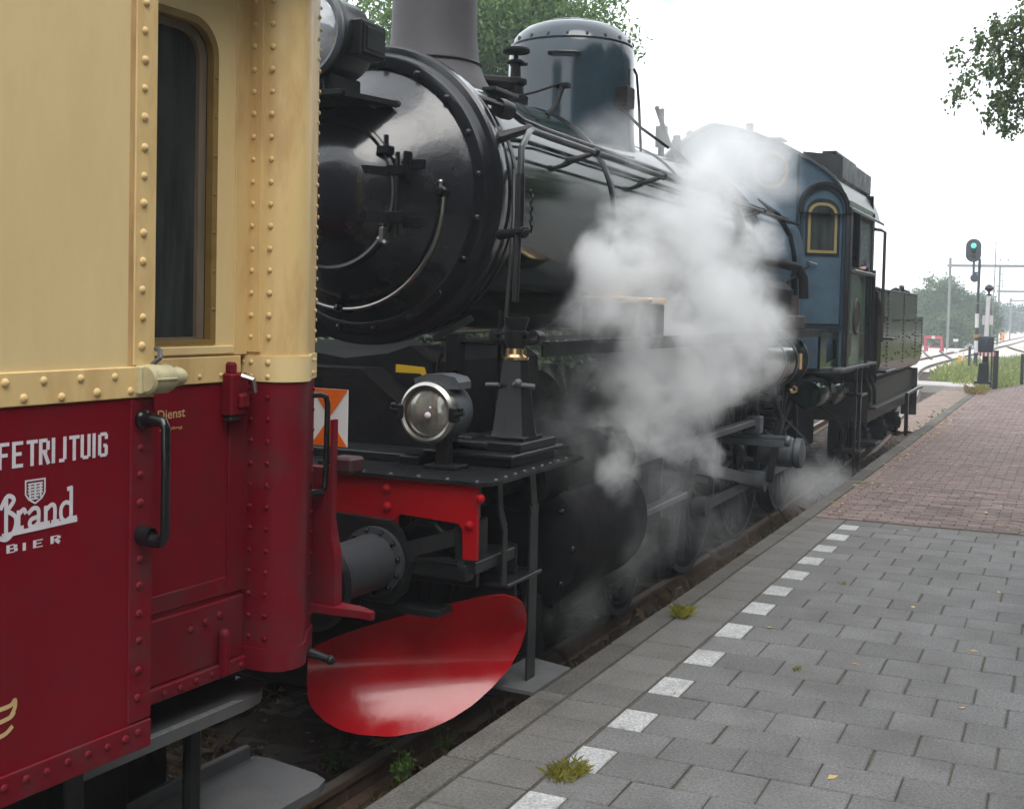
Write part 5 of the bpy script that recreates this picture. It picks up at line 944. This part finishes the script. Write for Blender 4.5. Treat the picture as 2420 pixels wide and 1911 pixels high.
# catenary portals
def portal(y, xl, xr, ztop, zb, label, extra=None):
    t = thing('catenary_portal', (xl, y, -.1), label, 'catenary portal', 'catenary portals along the railway')
    for x in (xl, xr): B('mast', MB().cbox(x-.085, x+.085, y-.085, y+.085, -.1, ztop, .02), gal, t)
    B('cross_beam', MB().cbox(xl-.2, xr+.2, y-.09, y+.09, zb-.1, zb+.08, .02), gal, t)
    for x in (xl+3.2, xl+3.7, xr-3.7, xr-3.2): B('insulator', MB().cyl((x, y, zb+.05), (x, y, zb+.35), .02, None, 6).sphere((x, y, zb+.42), .07, 8, 6), gal, t)
    for x in (xl+3.4, xr-3.4): B('hanger', MB().cyl((x, y, zb-1.5), (x, y, zb), .025, None, 6).cyl((x-.6, y, zb-1.4), (x+.6, y, zb-1.4), .02, None, 6), gal, t)
    return t
portal(87.5, -7.7, 9.5, 6.4, 5.85, 'nearest catenary portal, its tall mast standing in front of the round bush')
portal(112, -5.75, 12, 6.75, 4.6, 'second catenary portal with a mast right of the green signal')
portal(141, -6.0, 12, 4.45, 4.15, 'third catenary portal before the hazy wood'); portal(172, -5.0, 14, 4.4, 4.1, 'fourth catenary portal deep in the haze'); portal(205, -3, 16, 4.6, 4.3, 'farthest catenary portal fading into the haze')
for i, (a, b_, lab) in enumerate((((-6.0, 87.5, 5.8), (1.5, 112, 4.5), 'overhead wire sloping from the nearest portal to the next'), ((-2.6, 87.5, 5.8), (3.2, 112, 4.3), 'overhead wire further right between the first two portals'), ((-3.2, 112, 4.5), (1.2, 141, 4.1), 'overhead wire between second and third portals'), ((-5.7, 112, 5.5), (9, 112.5, 5.45), 'upper cross wire on the second portal mast'), ((-6.0, 141, 3.0), (-2, 172, 2.9), 'low overhead wire running into the haze'))):
    tag(B('overhead_wire', MB().tube([a, tuple((Vector(a)+Vector(b_))/2-Vector((0, 0, .25))), b_], .022, 5), gal), lab, 'wire', 'overhead wires')
# ================================================================== VEGETATION
def leaf_cards(P, size, asp=.5, droop=.3, fold=True):
    """P: (n,3) positions -> leaf quads (two triangles folded along the midrib), unit orientation random"""
    n = len(P); d = np.random.normal(size=(n, 3)); d[:, 2] -= droop*1.5; d /= np.linalg.norm(d, axis=1)[:, None]
    u = np.random.normal(size=(n, 3)); s = np.cross(d, u); s /= np.linalg.norm(s, axis=1)[:, None]; nn = np.cross(s, d)
    L = size*(0.65+.7*np.random.rand(n))[:, None]; w = L*asp/2
    V = np.stack([P, P+d*L*.5+s*w+nn*L*.08, P+d*L, P+d*L*.5-s*w+nn*L*.08], 1).reshape(-1, 3)
    return V
def quads_object(name, V, m, parent=None, kind=None):
    me = bpy.data.meshes.new(name); n = len(V)//4; me.vertices.add(4*n); me.vertices.foreach_set('co', V.astype(np.float32).ravel())
    me.loops.add(4*n); me.loops.foreach_set('vertex_index', np.arange(4*n, dtype=np.int32)); me.polygons.add(n)
    me.polygons.foreach_set('loop_start', np.arange(0, 4*n, 4, dtype=np.int32)); me.polygons.foreach_set('loop_total', np.full(n, 4, dtype=np.int32)); me.update(calc_edges=True)
    me.materials.append(m); o = bpy.data.objects.new(name, me); COL.objects.link(o)
    if parent: o.parent = parent
    if kind: o['kind'] = kind
    return o
def clumps(cen, rad, k, per, shell=.75, cr=.9, flat=.8):
    """clumped points in an ellipsoid"""
    c = np.random.normal(size=(k, 3)); c /= np.linalg.norm(c, axis=1)[:, None]; c *= (shell+(1-shell)*np.random.rand(k)**.5)[:, None]*np.random.choice([1, .75, .5], k, p=[.6, .25, .15])[:, None]
    C_ = np.array(cen)+c*np.array(rad); out = []
    for q in C_: out.append(q+np.random.normal(size=(per, 3))*np.array([cr, cr, cr*flat])*(.6+.6*random.random()))
    return np.concatenate(out), C_
ashl = leafmat('ash_leaf', (.05, .115, .022), (.14, .235, .06), trans=.4)
birl = leafmat('birch_leaf', (.05, .085, .03), (.13, .18, .07), trans=.5)
busl = leafmat('bush_leaf', (.042, .09, .035), (.115, .17, .065), trans=.3)
darkl = leafmat('dark_tree_leaf', (.015, .03, .010), (.04, .06, .02), trans=.15)
def tree(name, base, h, cen, rad, k, per, size, m, label, cr=.5, group=None, trunk_r=.22, asp=.5, limbs=14):
    t = thing(name, base, label, 'tree', group); P, C_ = clumps(cen, rad, k, per, cr=cr)
    o = quads_object('crown', leaf_cards(P, size, asp)-np.array(base), m, t)
    b_ = Vector(base); c = Vector(cen); mb = MB().tube([b_, b_+(c-b_)*.5+Vector((.1, .1, 0)), c, c+Vector((0, 0, rad[2]*.7))], [trunk_r, trunk_r*.75, trunk_r*.5, .03], 10)
    for q in C_[:limbs]:
        st_ = b_+(c-b_)*random.uniform(.5, 1); q = Vector(q); mb.tube([st_, st_.lerp(q, .5)+Vector((0, 0, .3)), q], [trunk_r*.35, trunk_r*.2, .02], 6)
    B('trunk', mb, bark, t); return t
# ash trees rising behind the chimney
tree('ash_tree', (-13.6, 25.5, -.2), 11, (-13.4, 25.3, 8.6), (3.2, 3.0, 2.6), 90, 420, .135, ashl, 'leafy ash tree left of the locomotive chimney', cr=.42, group='ash trees behind the locomotive', asp=.42)
tree('ash_tree', (-10.6, 24.0, -.2), 10, (-10.9, 24.0, 8.2), (1.75, 2.0, 1.75), 56, 430, .135, ashl, 'leafy ash tree between the chimney and the steam dome', cr=.36, group='ash trees behind the locomotive', asp=.42)
# birch whose hanging twigs reach into the picture on the right
bt = thing('birch_tree', (1.6, 15.2, .2), 'birch with drooping twigs reaching in at the top right', 'tree')
segs = []; tw = MB(); tw.tube([(1.6, 15.2, .2), (1.65, 15.1, 3), (1.5, 15.0, 6), (1.55, 15, 9)], [.17, .14, .1, .03], 10)
limb = [(-1.12, 14.0, 5.30), (-.95, 14.1, 5.45), (-.62, 14.0, 5.75), (-.35, 14.2, 5.72), (-.55, 14.0, 5.35), (-.25, 14.1, 5.25), (-.05, 14, 5.55), (-.1, 14.2, 5.05), (.2, 14.3, 5.3), (.35, 14.2, 5.8), (.7, 14.4, 5.6), (.6, 14.3, 6.2), (0.1, 14.1, 6.0)]
for e in limb:
    e = Vector(e); s_ = Vector((1.52, 15.0, random.uniform(5.2, 6.4))); m_ = s_.lerp(e, .55)+Vector((0, 0, .28)); tw.tube([s_, m_, e], [.035, .018, .007], 6)
    for _ in range(7):
        a = s_.lerp(e, random.uniform(.45, 1.03))+Vector((random.gauss(0, .12), random.gauss(0, .12), random.gauss(0, .08))); L = random.uniform(.1, .5)*random.choice((.5, 1, 1))
        for q in np.linspace(0, 1, int(L*70)): segs.append((a.x-.15*L*q+random.gauss(0, .035), a.y+random.gauss(0, .04), a.z-L*q+random.gauss(0, .02)))
# leaf clusters along the hanging twigs, (x, z) at about y = 14
CL = [(-1.25, 5.29), (-1.27, 5.23), (-1.11, 5.1), (-1.07, 5.21), (-0.94, 5.16), (-0.99, 5.32), (-0.82, 5.24), (-0.69, 5.32), (-0.78, 5.47), (-0.87, 5.56), (-0.72, 5.62), (-0.62, 5.64), (-0.61, 5.45), (-0.64, 5.14), (-1.07, 4.98), (-1.1, 4.87), (-1.23, 4.83), (-1.27, 4.72), (-0.89, 5.02), (-0.84, 4.81), (-0.92, 4.65), (-0.71, 4.78), (-0.75, 4.62), (-0.63, 4.84), (-0.58, 4.68), (-0.64, 4.52), (-0.72, 4.46), (-0.6, 5.0), (-0.58, 5.27), (-0.89, 5.41), (-1.18, 5.01), (-0.49, 5.53), (-0.44, 5.31), (-0.43, 5.08), (-0.42, 4.81), (-0.45, 4.58), (-0.5, 5.72), (-0.33, 5.61), (-0.32, 5.34), (-0.3, 5.03), (-0.25, 4.71), (-0.79, 5.08), (-0.7, 4.98)]
for (x, z) in CL:
    y = 14+random.uniform(-.35, .35); k_ = random.randint(60, 125) if x > -1.05 else random.randint(26, 50)
    for _ in range(k_): segs.append((x+random.gauss(0, .042), y+random.gauss(0, .07), z+random.gauss(0, .062)))
P, _ = clumps((2.0, 15.2, 6.4), (1.5, 1.6, 2.6), 60, 130, cr=.35); P = P[P[:, 0] > .5]
quads_object('crown', leaf_cards(np.concatenate([np.array(segs), P]), .052, .7, .8)-np.array((1.6, 15.2, .2)), birl, bt); OFF[bt.name] = (1.6, 15.2, .2); B('trunk', tw, bark, bt)
# bushes and trees beyond the tracks
for i, (x, y, z, rx, rz, lab) in enumerate(((-9.2, 104, 2.5, 1.9, 2.5, 'broad rounded bush behind the nearest catenary mast'), (-11.2, 106, 2.2, 1.8, 2.1, 'rounded bush rising just behind the tender'), (-7.2, 108, 1.9, 1.5, 2.0, 'lower bush behind the green signal mast'), (-12.6, 101, 1.6, 1.6, 1.7, 'small bush nearly hidden by the tender back'), (-8.6, 98, 1.0, 1.3, 1.3, 'small yellowish bush in front of the broad rounded bush'))):
    tree('round_bush', (x, y, -.2), 5, (x, y, z), (rx, 1.6, rz), 110, 260, .2, busl, lab, cr=.36, group='bushes beyond the siding', trunk_r=.1, limbs=5)
for x, lab in ((-11.6, 'spindly tree left of the other, above the tender'), (-10.0, 'spindly tree right of the other, above the bushes')):
    tree('spindly_tree', (x, 112, -.2), 7, (x, 112, 5.3), (.55, .5, .65), 9, 22, .3, busl, lab, cr=.22, group='spindly trees above the bushes', trunk_r=.07, limbs=9)
wood_pts = [clumps((x, y, z*.5), (3.2, 3, z*.55), 36, 55, cr=.7)[0] for x, y, z in [(-14+3.4*i+random.uniform(-1, 1), 200+random.uniform(-14, 26), 3.6+random.uniform(0, 2.0)+(.8 if i in (3, 4, 5) else 0)) for i in range(20)]]
o = quads_object('far_wood', leaf_cards(np.concatenate(wood_pts), .6), leafmat('wood_leaf', (.02, .045, .022), (.055, .085, .04), trans=.15), kind='stuff'); o['label'] = 'hazy wood at the end of the railway'
# trees standing on the station side, behind the photographer
src = None
for i, (x, y, lab) in enumerate(((8.3, -7, 'large dark tree on the station side near the carriage'), (8.6, 3.5, 'large dark tree on the station side facing the chimney'), (9.2, 14.5, 'large dark tree on the station side facing the cab'), (10.5, 26, 'large dark tree on the station side facing the tender'), (12, 39, 'large dark tree on the station side beyond the platform'), (8.5, 60, 'large dark tree on the right beside the meadow'), (15, 51, 'large dark tree on the right behind the meadow edge'), (8, 80, 'large dark tree on the right by the branch track'), (16, 72, 'large dark tree far right behind the branch track'), (7.5, 102, 'large dark tree on the right near the second portal'), (17, 96, 'large dark tree far right near the second portal'))):
    if src is None:
        src = tree('station_tree', (x, y, -.2), 11, (x, y, 5.9), (4.4, 6.0, 5.2), 230, 70, .62, darkl, lab, cr=.9, group='trees on the station side', trunk_r=.3)
    else:
        c = copy_tree(src); c.location = (x, y, -.2); c['label'] = lab; c.rotation_euler = (0, 0, i*1.3)
# hedge along the far side of the line
hp = np.concatenate([clumps((-10.6+random.uniform(-.5, .5), y, 1.5), (1.1, 1.3, 1.9), 16, 150, cr=.4)[0] for y in np.arange(-4, 40, 1.7)])
o = quads_object('lineside_hedge', leaf_cards(hp, .22), darkl, kind='stuff'); o['label'] = 'dark hedge along the far side of the line'
# ---- low plants
def blades(pts, h, w, lean=.5, curl=.3):
    n = len(pts); a = np.random.rand(n)*2*np.pi; hh = h*(.5+.8*np.random.rand(n)); l = lean*(np.random.rand(n))*hh
    dx, dy = np.cos(a), np.sin(a); W_ = np.c_[-dy, dx, np.zeros(n)]*(w/2); b0 = pts; mid = pts+np.c_[dx*l*.35, dy*l*.35, hh*.6]; tip = pts+np.c_[dx*l, dy*l, hh*(1-curl*np.random.rand(n))]
    return np.stack([b0-W_, b0+W_, mid+W_*.7, tip], 1).reshape(-1, 3)
gl = leafmat('meadow_grass_blade', (.13, .19, .045), (.32, .34, .11), trans=.3)
n = 26000; gx = np.random.uniform(-5.2, 7, n); gy = 42+np.random.rand(n)**1.3*38
kp = gx > np.interp(gy, [42, 44, 50, 58, 66, 80], [-3.1, -4.3, -5.0, -5.45, -5.2, -1.6]); kp &= ~((gy > 66) & (gx > 1.2-(gy-66)*.15))
gp = np.c_[gx, gy, np.full(n, -.16)][kp]
quads_object('meadow_grass', blades(gp, .42, .035), gl, kind='stuff')
sheet('meadow_soil', [(-3.1, 43.4), (-5.1, 50), (-5.4, 58), (-5.1, 66), (-1.9, 80), (2, 66), (9, 60), (9, 39), (-1.0, 39), (-2.1, 40)], -.14, mat('meadow_soil', (.13, .15, .06), .95, var=.3, vscale=2))
fl = gp[np.random.choice(len(gp), 500)]; quads_object('yellow_flowers', leaf_cards(fl+np.array([0, 0, .36]), .06, .9), leafmat('yellow_petal', (.55, .45, .03), (.65, .60, .2)), kind='stuff')
dry = leafmat('dry_weed', (.05, .03, .017), (.17, .12, .065), trans=.1); grn = leafmat('weed_green', (.045, .11, .012), (.14, .24, .035), trans=.35)
n = 3000; wy = np.random.uniform(2.2, 18, n); ko = np.array([lerp_path(KO, y) for y in wy]); wx = ko-np.abs(np.random.normal(0, .26, n))-.02; kp = (np.sin(wy*2.9)+np.sin(wy*7.1+1)+np.random.normal(0, .7, n) > -.35) & (wx > -3.12)
wz = -.13+.15*np.clip((wx+3.14)/.7, 0, 1)**.8-.02
quads_object('dry_grass', blades(np.c_[wx, wy, wz][kp], .20, .0042, 1.0), dry, kind='stuff')
n = 5200; wy = np.random.uniform(3.4, 8.4, n); wx = np.random.uniform(-5.6, -3.3, n); k_ = (np.sin(wx*5.1+wy*3.3)+np.sin(wy*4.7-wx*2.2)) > .1
quads_object('dry_litter', blades(np.c_[wx, wy, np.full(n, -.165)][k_], .07, .007, 2.4, .8), dry, kind='stuff')
n = 900; wy = np.random.uniform(18, 33, n); wx = np.array([lerp_path(KO, y) for y in wy])-np.abs(np.random.normal(0, .35, n))-.02
quads_object('verge_weeds', blades(np.c_[wx, wy, np.full(n, -.12)], .12, .012, 1.2), leafmat('verge_weed', (.09, .09, .03), (.2, .13, .07)), kind='stuff')
def weed(name, base, r, h, nleaf, size, label, m=grn, st=9):
    t = thing(name, base, label, 'weed'); pts = []; mb = MB()
    for i in range(st):
        a = random.uniform(0, 6.28); q = random.uniform(.2, 1)*r; e = Vector(base)+Vector((q*math.cos(a), q*math.sin(a), h*random.uniform(.55, 1))); mb.tube([base, Vector(base).lerp(e, .5)+Vector((0, 0, h*.1)), e], [.003, .0025, .0015], 4)
        for _ in range(nleaf): f = random.uniform(.25, 1); p = Vector(base).lerp(e, f); pts.append((p.x+random.gauss(0, .012), p.y+random.gauss(0, .012), p.z+random.gauss(0, .012)))
    quads_object('leaves', leaf_cards(np.array(pts), size, .55, -.2)-np.array(base), m, t); B('stem', mb, m, t, 0)
weed('weed', (-2.98, 5.13, -.10), .11, .26, 16, .032, 'bright green weed growing between rail and kerb below the plough')
weed('weed', (-3.0, 5.62, -.10), .10, .20, 14, .028, 'darker small weed just beyond the bright one between rail and kerb', st=8)
weed('weed', (-3.50, 5.36, -.17), .12, .17, 26, .022, 'bushy moss green weed inside the track under the plough', leafmat('moss_green', (.025, .06, .01), (.06, .10, .02)), st=16)
weed('weed', (-2.85, 6.5, -.05), .10, .22, 10, .026, 'straggly weed by the kerb near the locomotive step', leafmat('moss_green', (.025, .06, .01), (.06, .10, .02)), st=7)
def tuft(base, nb, h, r, label, m):
    a = np.random.rand(nb)*6.28; q = r*np.sqrt(np.random.rand(nb)); P = np.c_[base[0]+q*np.cos(a)*.8, base[1]+q*np.sin(a)*1.3, np.full(nb, base[2])]
    o = quads_object('grass_tuft', blades(P, h, .0035, 1.3)-np.array(base), m); o.location = base; tag(o, label, 'grass tuft', 'grass tufts on the platform')
yg = leafmat('yellow_green_grass', (.14, .17, .02), (.34, .27, .06), trans=.3)
tuft((-1.885, 4.66, .395), 420, .042, .10, 'largest grass tuft beside a white marker near the lower edge', yg)
tuft((-2.225, 7.42, .395), 190, .075, .06, 'upright grass tuft at the kerb joint beside the locomotive', yg)
tuft((-1.31, 6.62, .395), 26, .03, .03, 'tiny grass tuft in a joint in the middle of the paving', yg)
tuft((-1.45, 8.9, .395), 22, .03, .035, 'tiny grass tuft in a joint near the second white marker', yg)
tuft((-2.15, 32.6, .39), 160, .22, .35, 'reddish grass tuft where the kerb ends', leafmat('reddish_grass', (.2, .13, .05), (.3, .24, .09)))
# fallen leaves
lv = []
for _ in range(520):
    y = random.uniform(11.8, 30); x = lerp_path(KI, y)+abs(random.gauss(0, .13))+.01 if random.random() < .62 else random.uniform(-2.1, .6); lv.append((x, y, .407))
for _ in range(16): lv.append((random.uniform(-1.9, .4), random.uniform(5, 11.5), .407))
for p in ((-1.061, 6.9), (-.425, 7.53), (-1.2, 11.1), (-.7, 12.9)): lv.append((*p, .407))
LV = leaf_cards(np.array(lv), .055, .75, 0); LV[:, 2] = np.clip(.405+(LV[:, 2]-.407)*.25, .404, .43)
quads_object('fallen_leaves', LV, leafmat('yellow_fallen_leaf', (.32, .17, .04), (.62, .44, .16), trans=.1), kind='stuff')
n = 700; ly_ = np.random.uniform(3.2, 10, n); lx_ = np.random.uniform(-5.4, -2.5, n); LV = leaf_cards(np.c_[lx_, ly_, np.full(n, -.15)], .045, .6, 0); LV[:, 2] = -.15+(LV[:, 2]+.15)*.4
quads_object('leaf_litter', LV, leafmat('brown_leaf', (.09, .045, .02), (.22, .14, .07)), kind='stuff')
# ================================================================== STEAM AND HAZE
def steam(name, blobs, dens, nscale, thr, label, warp=.25, voxel=.10, col=(.995, .998, 1.0), soft=.62):
    src_ = MB()
    for (x, y, z, r) in blobs: src_.sphere((x, y, z), r*1.04+warp*.62, 14, 10)
    o = B(name, src_, mat('hull', (1, 1, 1)), None, 0); rm = o.modifiers.new('r', 'REMESH'); rm.mode = 'VOXEL'; rm.voxel_size = voxel
    bpy.context.view_layer.update(); me = bpy.data.meshes.new_from_object(o.evaluated_get(bpy.context.evaluated_depsgraph_get())); bpy.data.objects.remove(o)
    m = bpy.data.materials.new(name); m.use_nodes = True; t = m.node_tree; t.nodes.clear(); out = _n(t, 'ShaderNodeOutputMaterial'); pv_ = _n(t, 'ShaderNodeVolumePrincipled')
    pv_.inputs['Color'].default_value = (*col, 1); pv_.inputs['Anisotropy'].default_value = 0.0; t.links.new(pv_.outputs[0], out.inputs['Volume'])
    tc = _n(t, 'ShaderNodeTexCoord')
    nz = _n(t, 'ShaderNodeTexNoise'); nz.inputs['Scale'].default_value = nscale; nz.inputs['Detail'].default_value = 6; nz.inputs['Roughness'].default_value = .62; nz.inputs['Distortion'].default_value = .4; t.links.new(tc.outputs['Object'], nz.inputs['Vector'])
    sub = _n(t, 'ShaderNodeVectorMath', operation='SUBTRACT'); t.links.new(nz.outputs['Color'], sub.inputs[0]); sub.inputs[1].default_value = (.5, .5, .5)
    sc_ = _n(t, 'ShaderNodeVectorMath', operation='SCALE'); t.links.new(sub.outputs[0], sc_.inputs[0]); sc_.inputs['Scale'].default_value = warp*2
    ad = _n(t, 'ShaderNodeVectorMath', operation='ADD'); t.links.new(tc.outputs['Object'], ad.inputs[0]); t.links.new(sc_.outputs[0], ad.inputs[1])
    acc = None
    for (x, y, z, r) in blobs:
        di = _n(t, 'ShaderNodeVectorMath', operation='DISTANCE'); t.links.new(ad.outputs[0], di.inputs[0]); di.inputs[1].default_value = (x, y, z)
        mr = _n(t, 'ShaderNodeMapRange', interpolation_type='SMOOTHSTEP'); t.links.new(di.outputs['Value'], mr.inputs['Value']); mr.inputs['From Min'].default_value = r; mr.inputs['From Max'].default_value = r*(1-soft)-.0; mr.inputs['To Min'].default_value = 0; mr.inputs['To Max'].default_value = 1
        if acc is None: acc = mr.outputs[0]
        else:
            ma = _n(t, 'ShaderNodeMath', operation='ADD'); t.links.new(acc, ma.inputs[0]); t.links.new(mr.outputs[0], ma.inputs[1]); acc = ma.outputs[0]
    n2 = _n(t, 'ShaderNodeTexNoise'); n2.inputs['Scale'].default_value = nscale*2.3; n2.inputs['Detail'].default_value = 5; n2.inputs['Roughness'].default_value = .65; t.links.new(ad.outputs[0], n2.inputs['Vector'])
    m2 = _n(t, 'ShaderNodeMapRange'); t.links.new(n2.outputs['Fac'], m2.inputs['Value']); m2.inputs['From Min'].default_value = thr; m2.inputs['From Max'].default_value = thr+.23
    mi = _n(t, 'ShaderNodeMath', operation='MINIMUM'); t.links.new(acc, mi.inputs[0]); mi.inputs[1].default_value = 1.25
    mu = _n(t, 'ShaderNodeMath', operation='MULTIPLY'); t.links.new(mi.outputs[0], mu.inputs[0]); t.links.new(m2.outputs[0], mu.inputs[1])
    md = _n(t, 'ShaderNodeMath', operation='MULTIPLY'); t.links.new(mu.outputs[0], md.inputs[0]); md.inputs[1].default_value = dens; t.links.new(md.outputs[0], pv_.inputs['Density'])
    me.materials.clear(); me.materials.append(m); me.shade_smooth(); o = bpy.data.objects.new(name, me); COL.objects.link(o); tag(o, label, 'steam', None, 'stuff'); return o
XS = -2.62
cyl_blobs = [(XS, 7.75, 3.0, .30), (XS, 8.55, 2.95, .48), (XS-.05, 9.4, 3.15, .42), (XS, 7.25, 2.62, .30), (XS, 8.6, 2.40, .62), (XS, 9.85, 2.5, .55), (XS, 10.75, 2.2, .38),
             (XS, 8.25, 1.92, .52), (XS, 9.2, 1.78, .42), (XS, 9.9, 2.0, .55), (XS, 7.4, 2.05, .34), (XS, 6.8, 2.42, .26), (XS, 6.7, 2.68, .20), (XS, 7.0, 2.75, .27), (XS, 7.45, 2.35, .36), (XS, 8.55, 1.46, .24), (XS+.05, 9.15, 1.30, .20), (XS+.06, 9.38, 1.08, .13), (XS, 7.25, 1.6, .28), (XS, 7.0, 1.32, .2), (XS, 7.75, 1.62, .34), (XS, 9.0, 3.45, .25), (XS, 10.6, 3.0, .3)]
steam('cylinder_steam', cyl_blobs, 5.6, 1.45, .38, 'large cloud of white steam billowing from the cylinder beside the wheels', warp=.34)
low = [(-2.72, 6.6, .62, .32), (-2.75, 7.3, .9, .40), (-2.72, 8.0, 1.1, .42), (-2.72, 8.5, .85, .42), (-2.75, 7.9, .65, .35), (-2.72, 8.9, 1.2, .40), (-2.75, 6.5, 1.6, .4), (-2.8, 6.6, 2.0, .4), (-2.95, 10.6, .35, .4), (-3.0, 11.6, .3, .35)]
steam('low_steam', low, .6, 1.9, .38, 'thin grey steam drifting low between the wheels and the kerb', warp=.3)
up_ = [(-4.07, 12.3, 4.65, .09), (-4.07, 12.3, 4.85, .13), (-4.06, 12.3, 5.1, .18), (-4.05, 12.3, 5.4, .24), (-4.03, 12.3, 5.75, .30), (-4.0, 12.3, 6.1, .36), (-4.0, 12.3, 6.5, .42)]
steam('whistle_steam', up_, 3.2, 2.0, .22, 'narrow jet of steam rising above the boiler in front of the cab', warp=.12, voxel=.05, col=(.70, .74, .83))  # bluish grey shade put into the jet's colour to stand out from the sky
roofs = [(-2.75, 9.5, 3.5, .55), (-2.8, 10.7, 3.75, .55), (-3.1, 8.4, 3.6, .4), (-3.2, 9.8, 3.95, .5), (-3.1, 11.3, 3.9, .55), (-3.0, 12.4, 4.1, .6), (-3.7, 14.5, 4.7, .5), (-3.3, 14.3, 4.45, .45), (-3.9, 13.8, 4.5, .5), (-4.3, 14.2, 4.9, .5), (-3.5, 13.6, 4.1, .5), (-3.1, 13.4, 3.8, .45)]
steam('roof_steam', roofs, 1.15, 1.3, .33, 'thin steam drifting across the cab front and roof', warp=.35)
jet = [(-2.72, 14.9, .62, .13), (-2.7, 15.3, .45, .2), (-2.68, 15.6, .3, .28), (-2.7, 15.2, .25, .35), (-2.75, 14.6, .3, .4), (-2.8, 13.9, .35, .42), (-2.55, 16.1, .15, .3)]
steam('rail_jet_steam', jet, 1.0, 2.0, .3, 'low spray of steam by the rail below the cab steps', warp=.2)
hz = B('haze', MB().box(-160, 160, -40, 300, -1.3, 13.5), mat('hull', (1, 1, 1)), None, 0); hz['kind'] = 'stuff'; hz.data.materials.clear()
hm_ = bpy.data.materials.new('haze_air'); hm_.use_nodes = True; t = hm_.node_tree; t.nodes.clear(); out = _n(t, 'ShaderNodeOutputMaterial'); pv_ = _n(t, 'ShaderNodeVolumePrincipled')
pv_.inputs['Color'].default_value = (.86, .93, 1, 1); pv_.inputs['Density'].default_value = .0021; pv_.inputs['Anisotropy'].default_value = .2; t.links.new(pv_.outputs[0], out.inputs['Volume']); hz.data.materials.append(hm_)
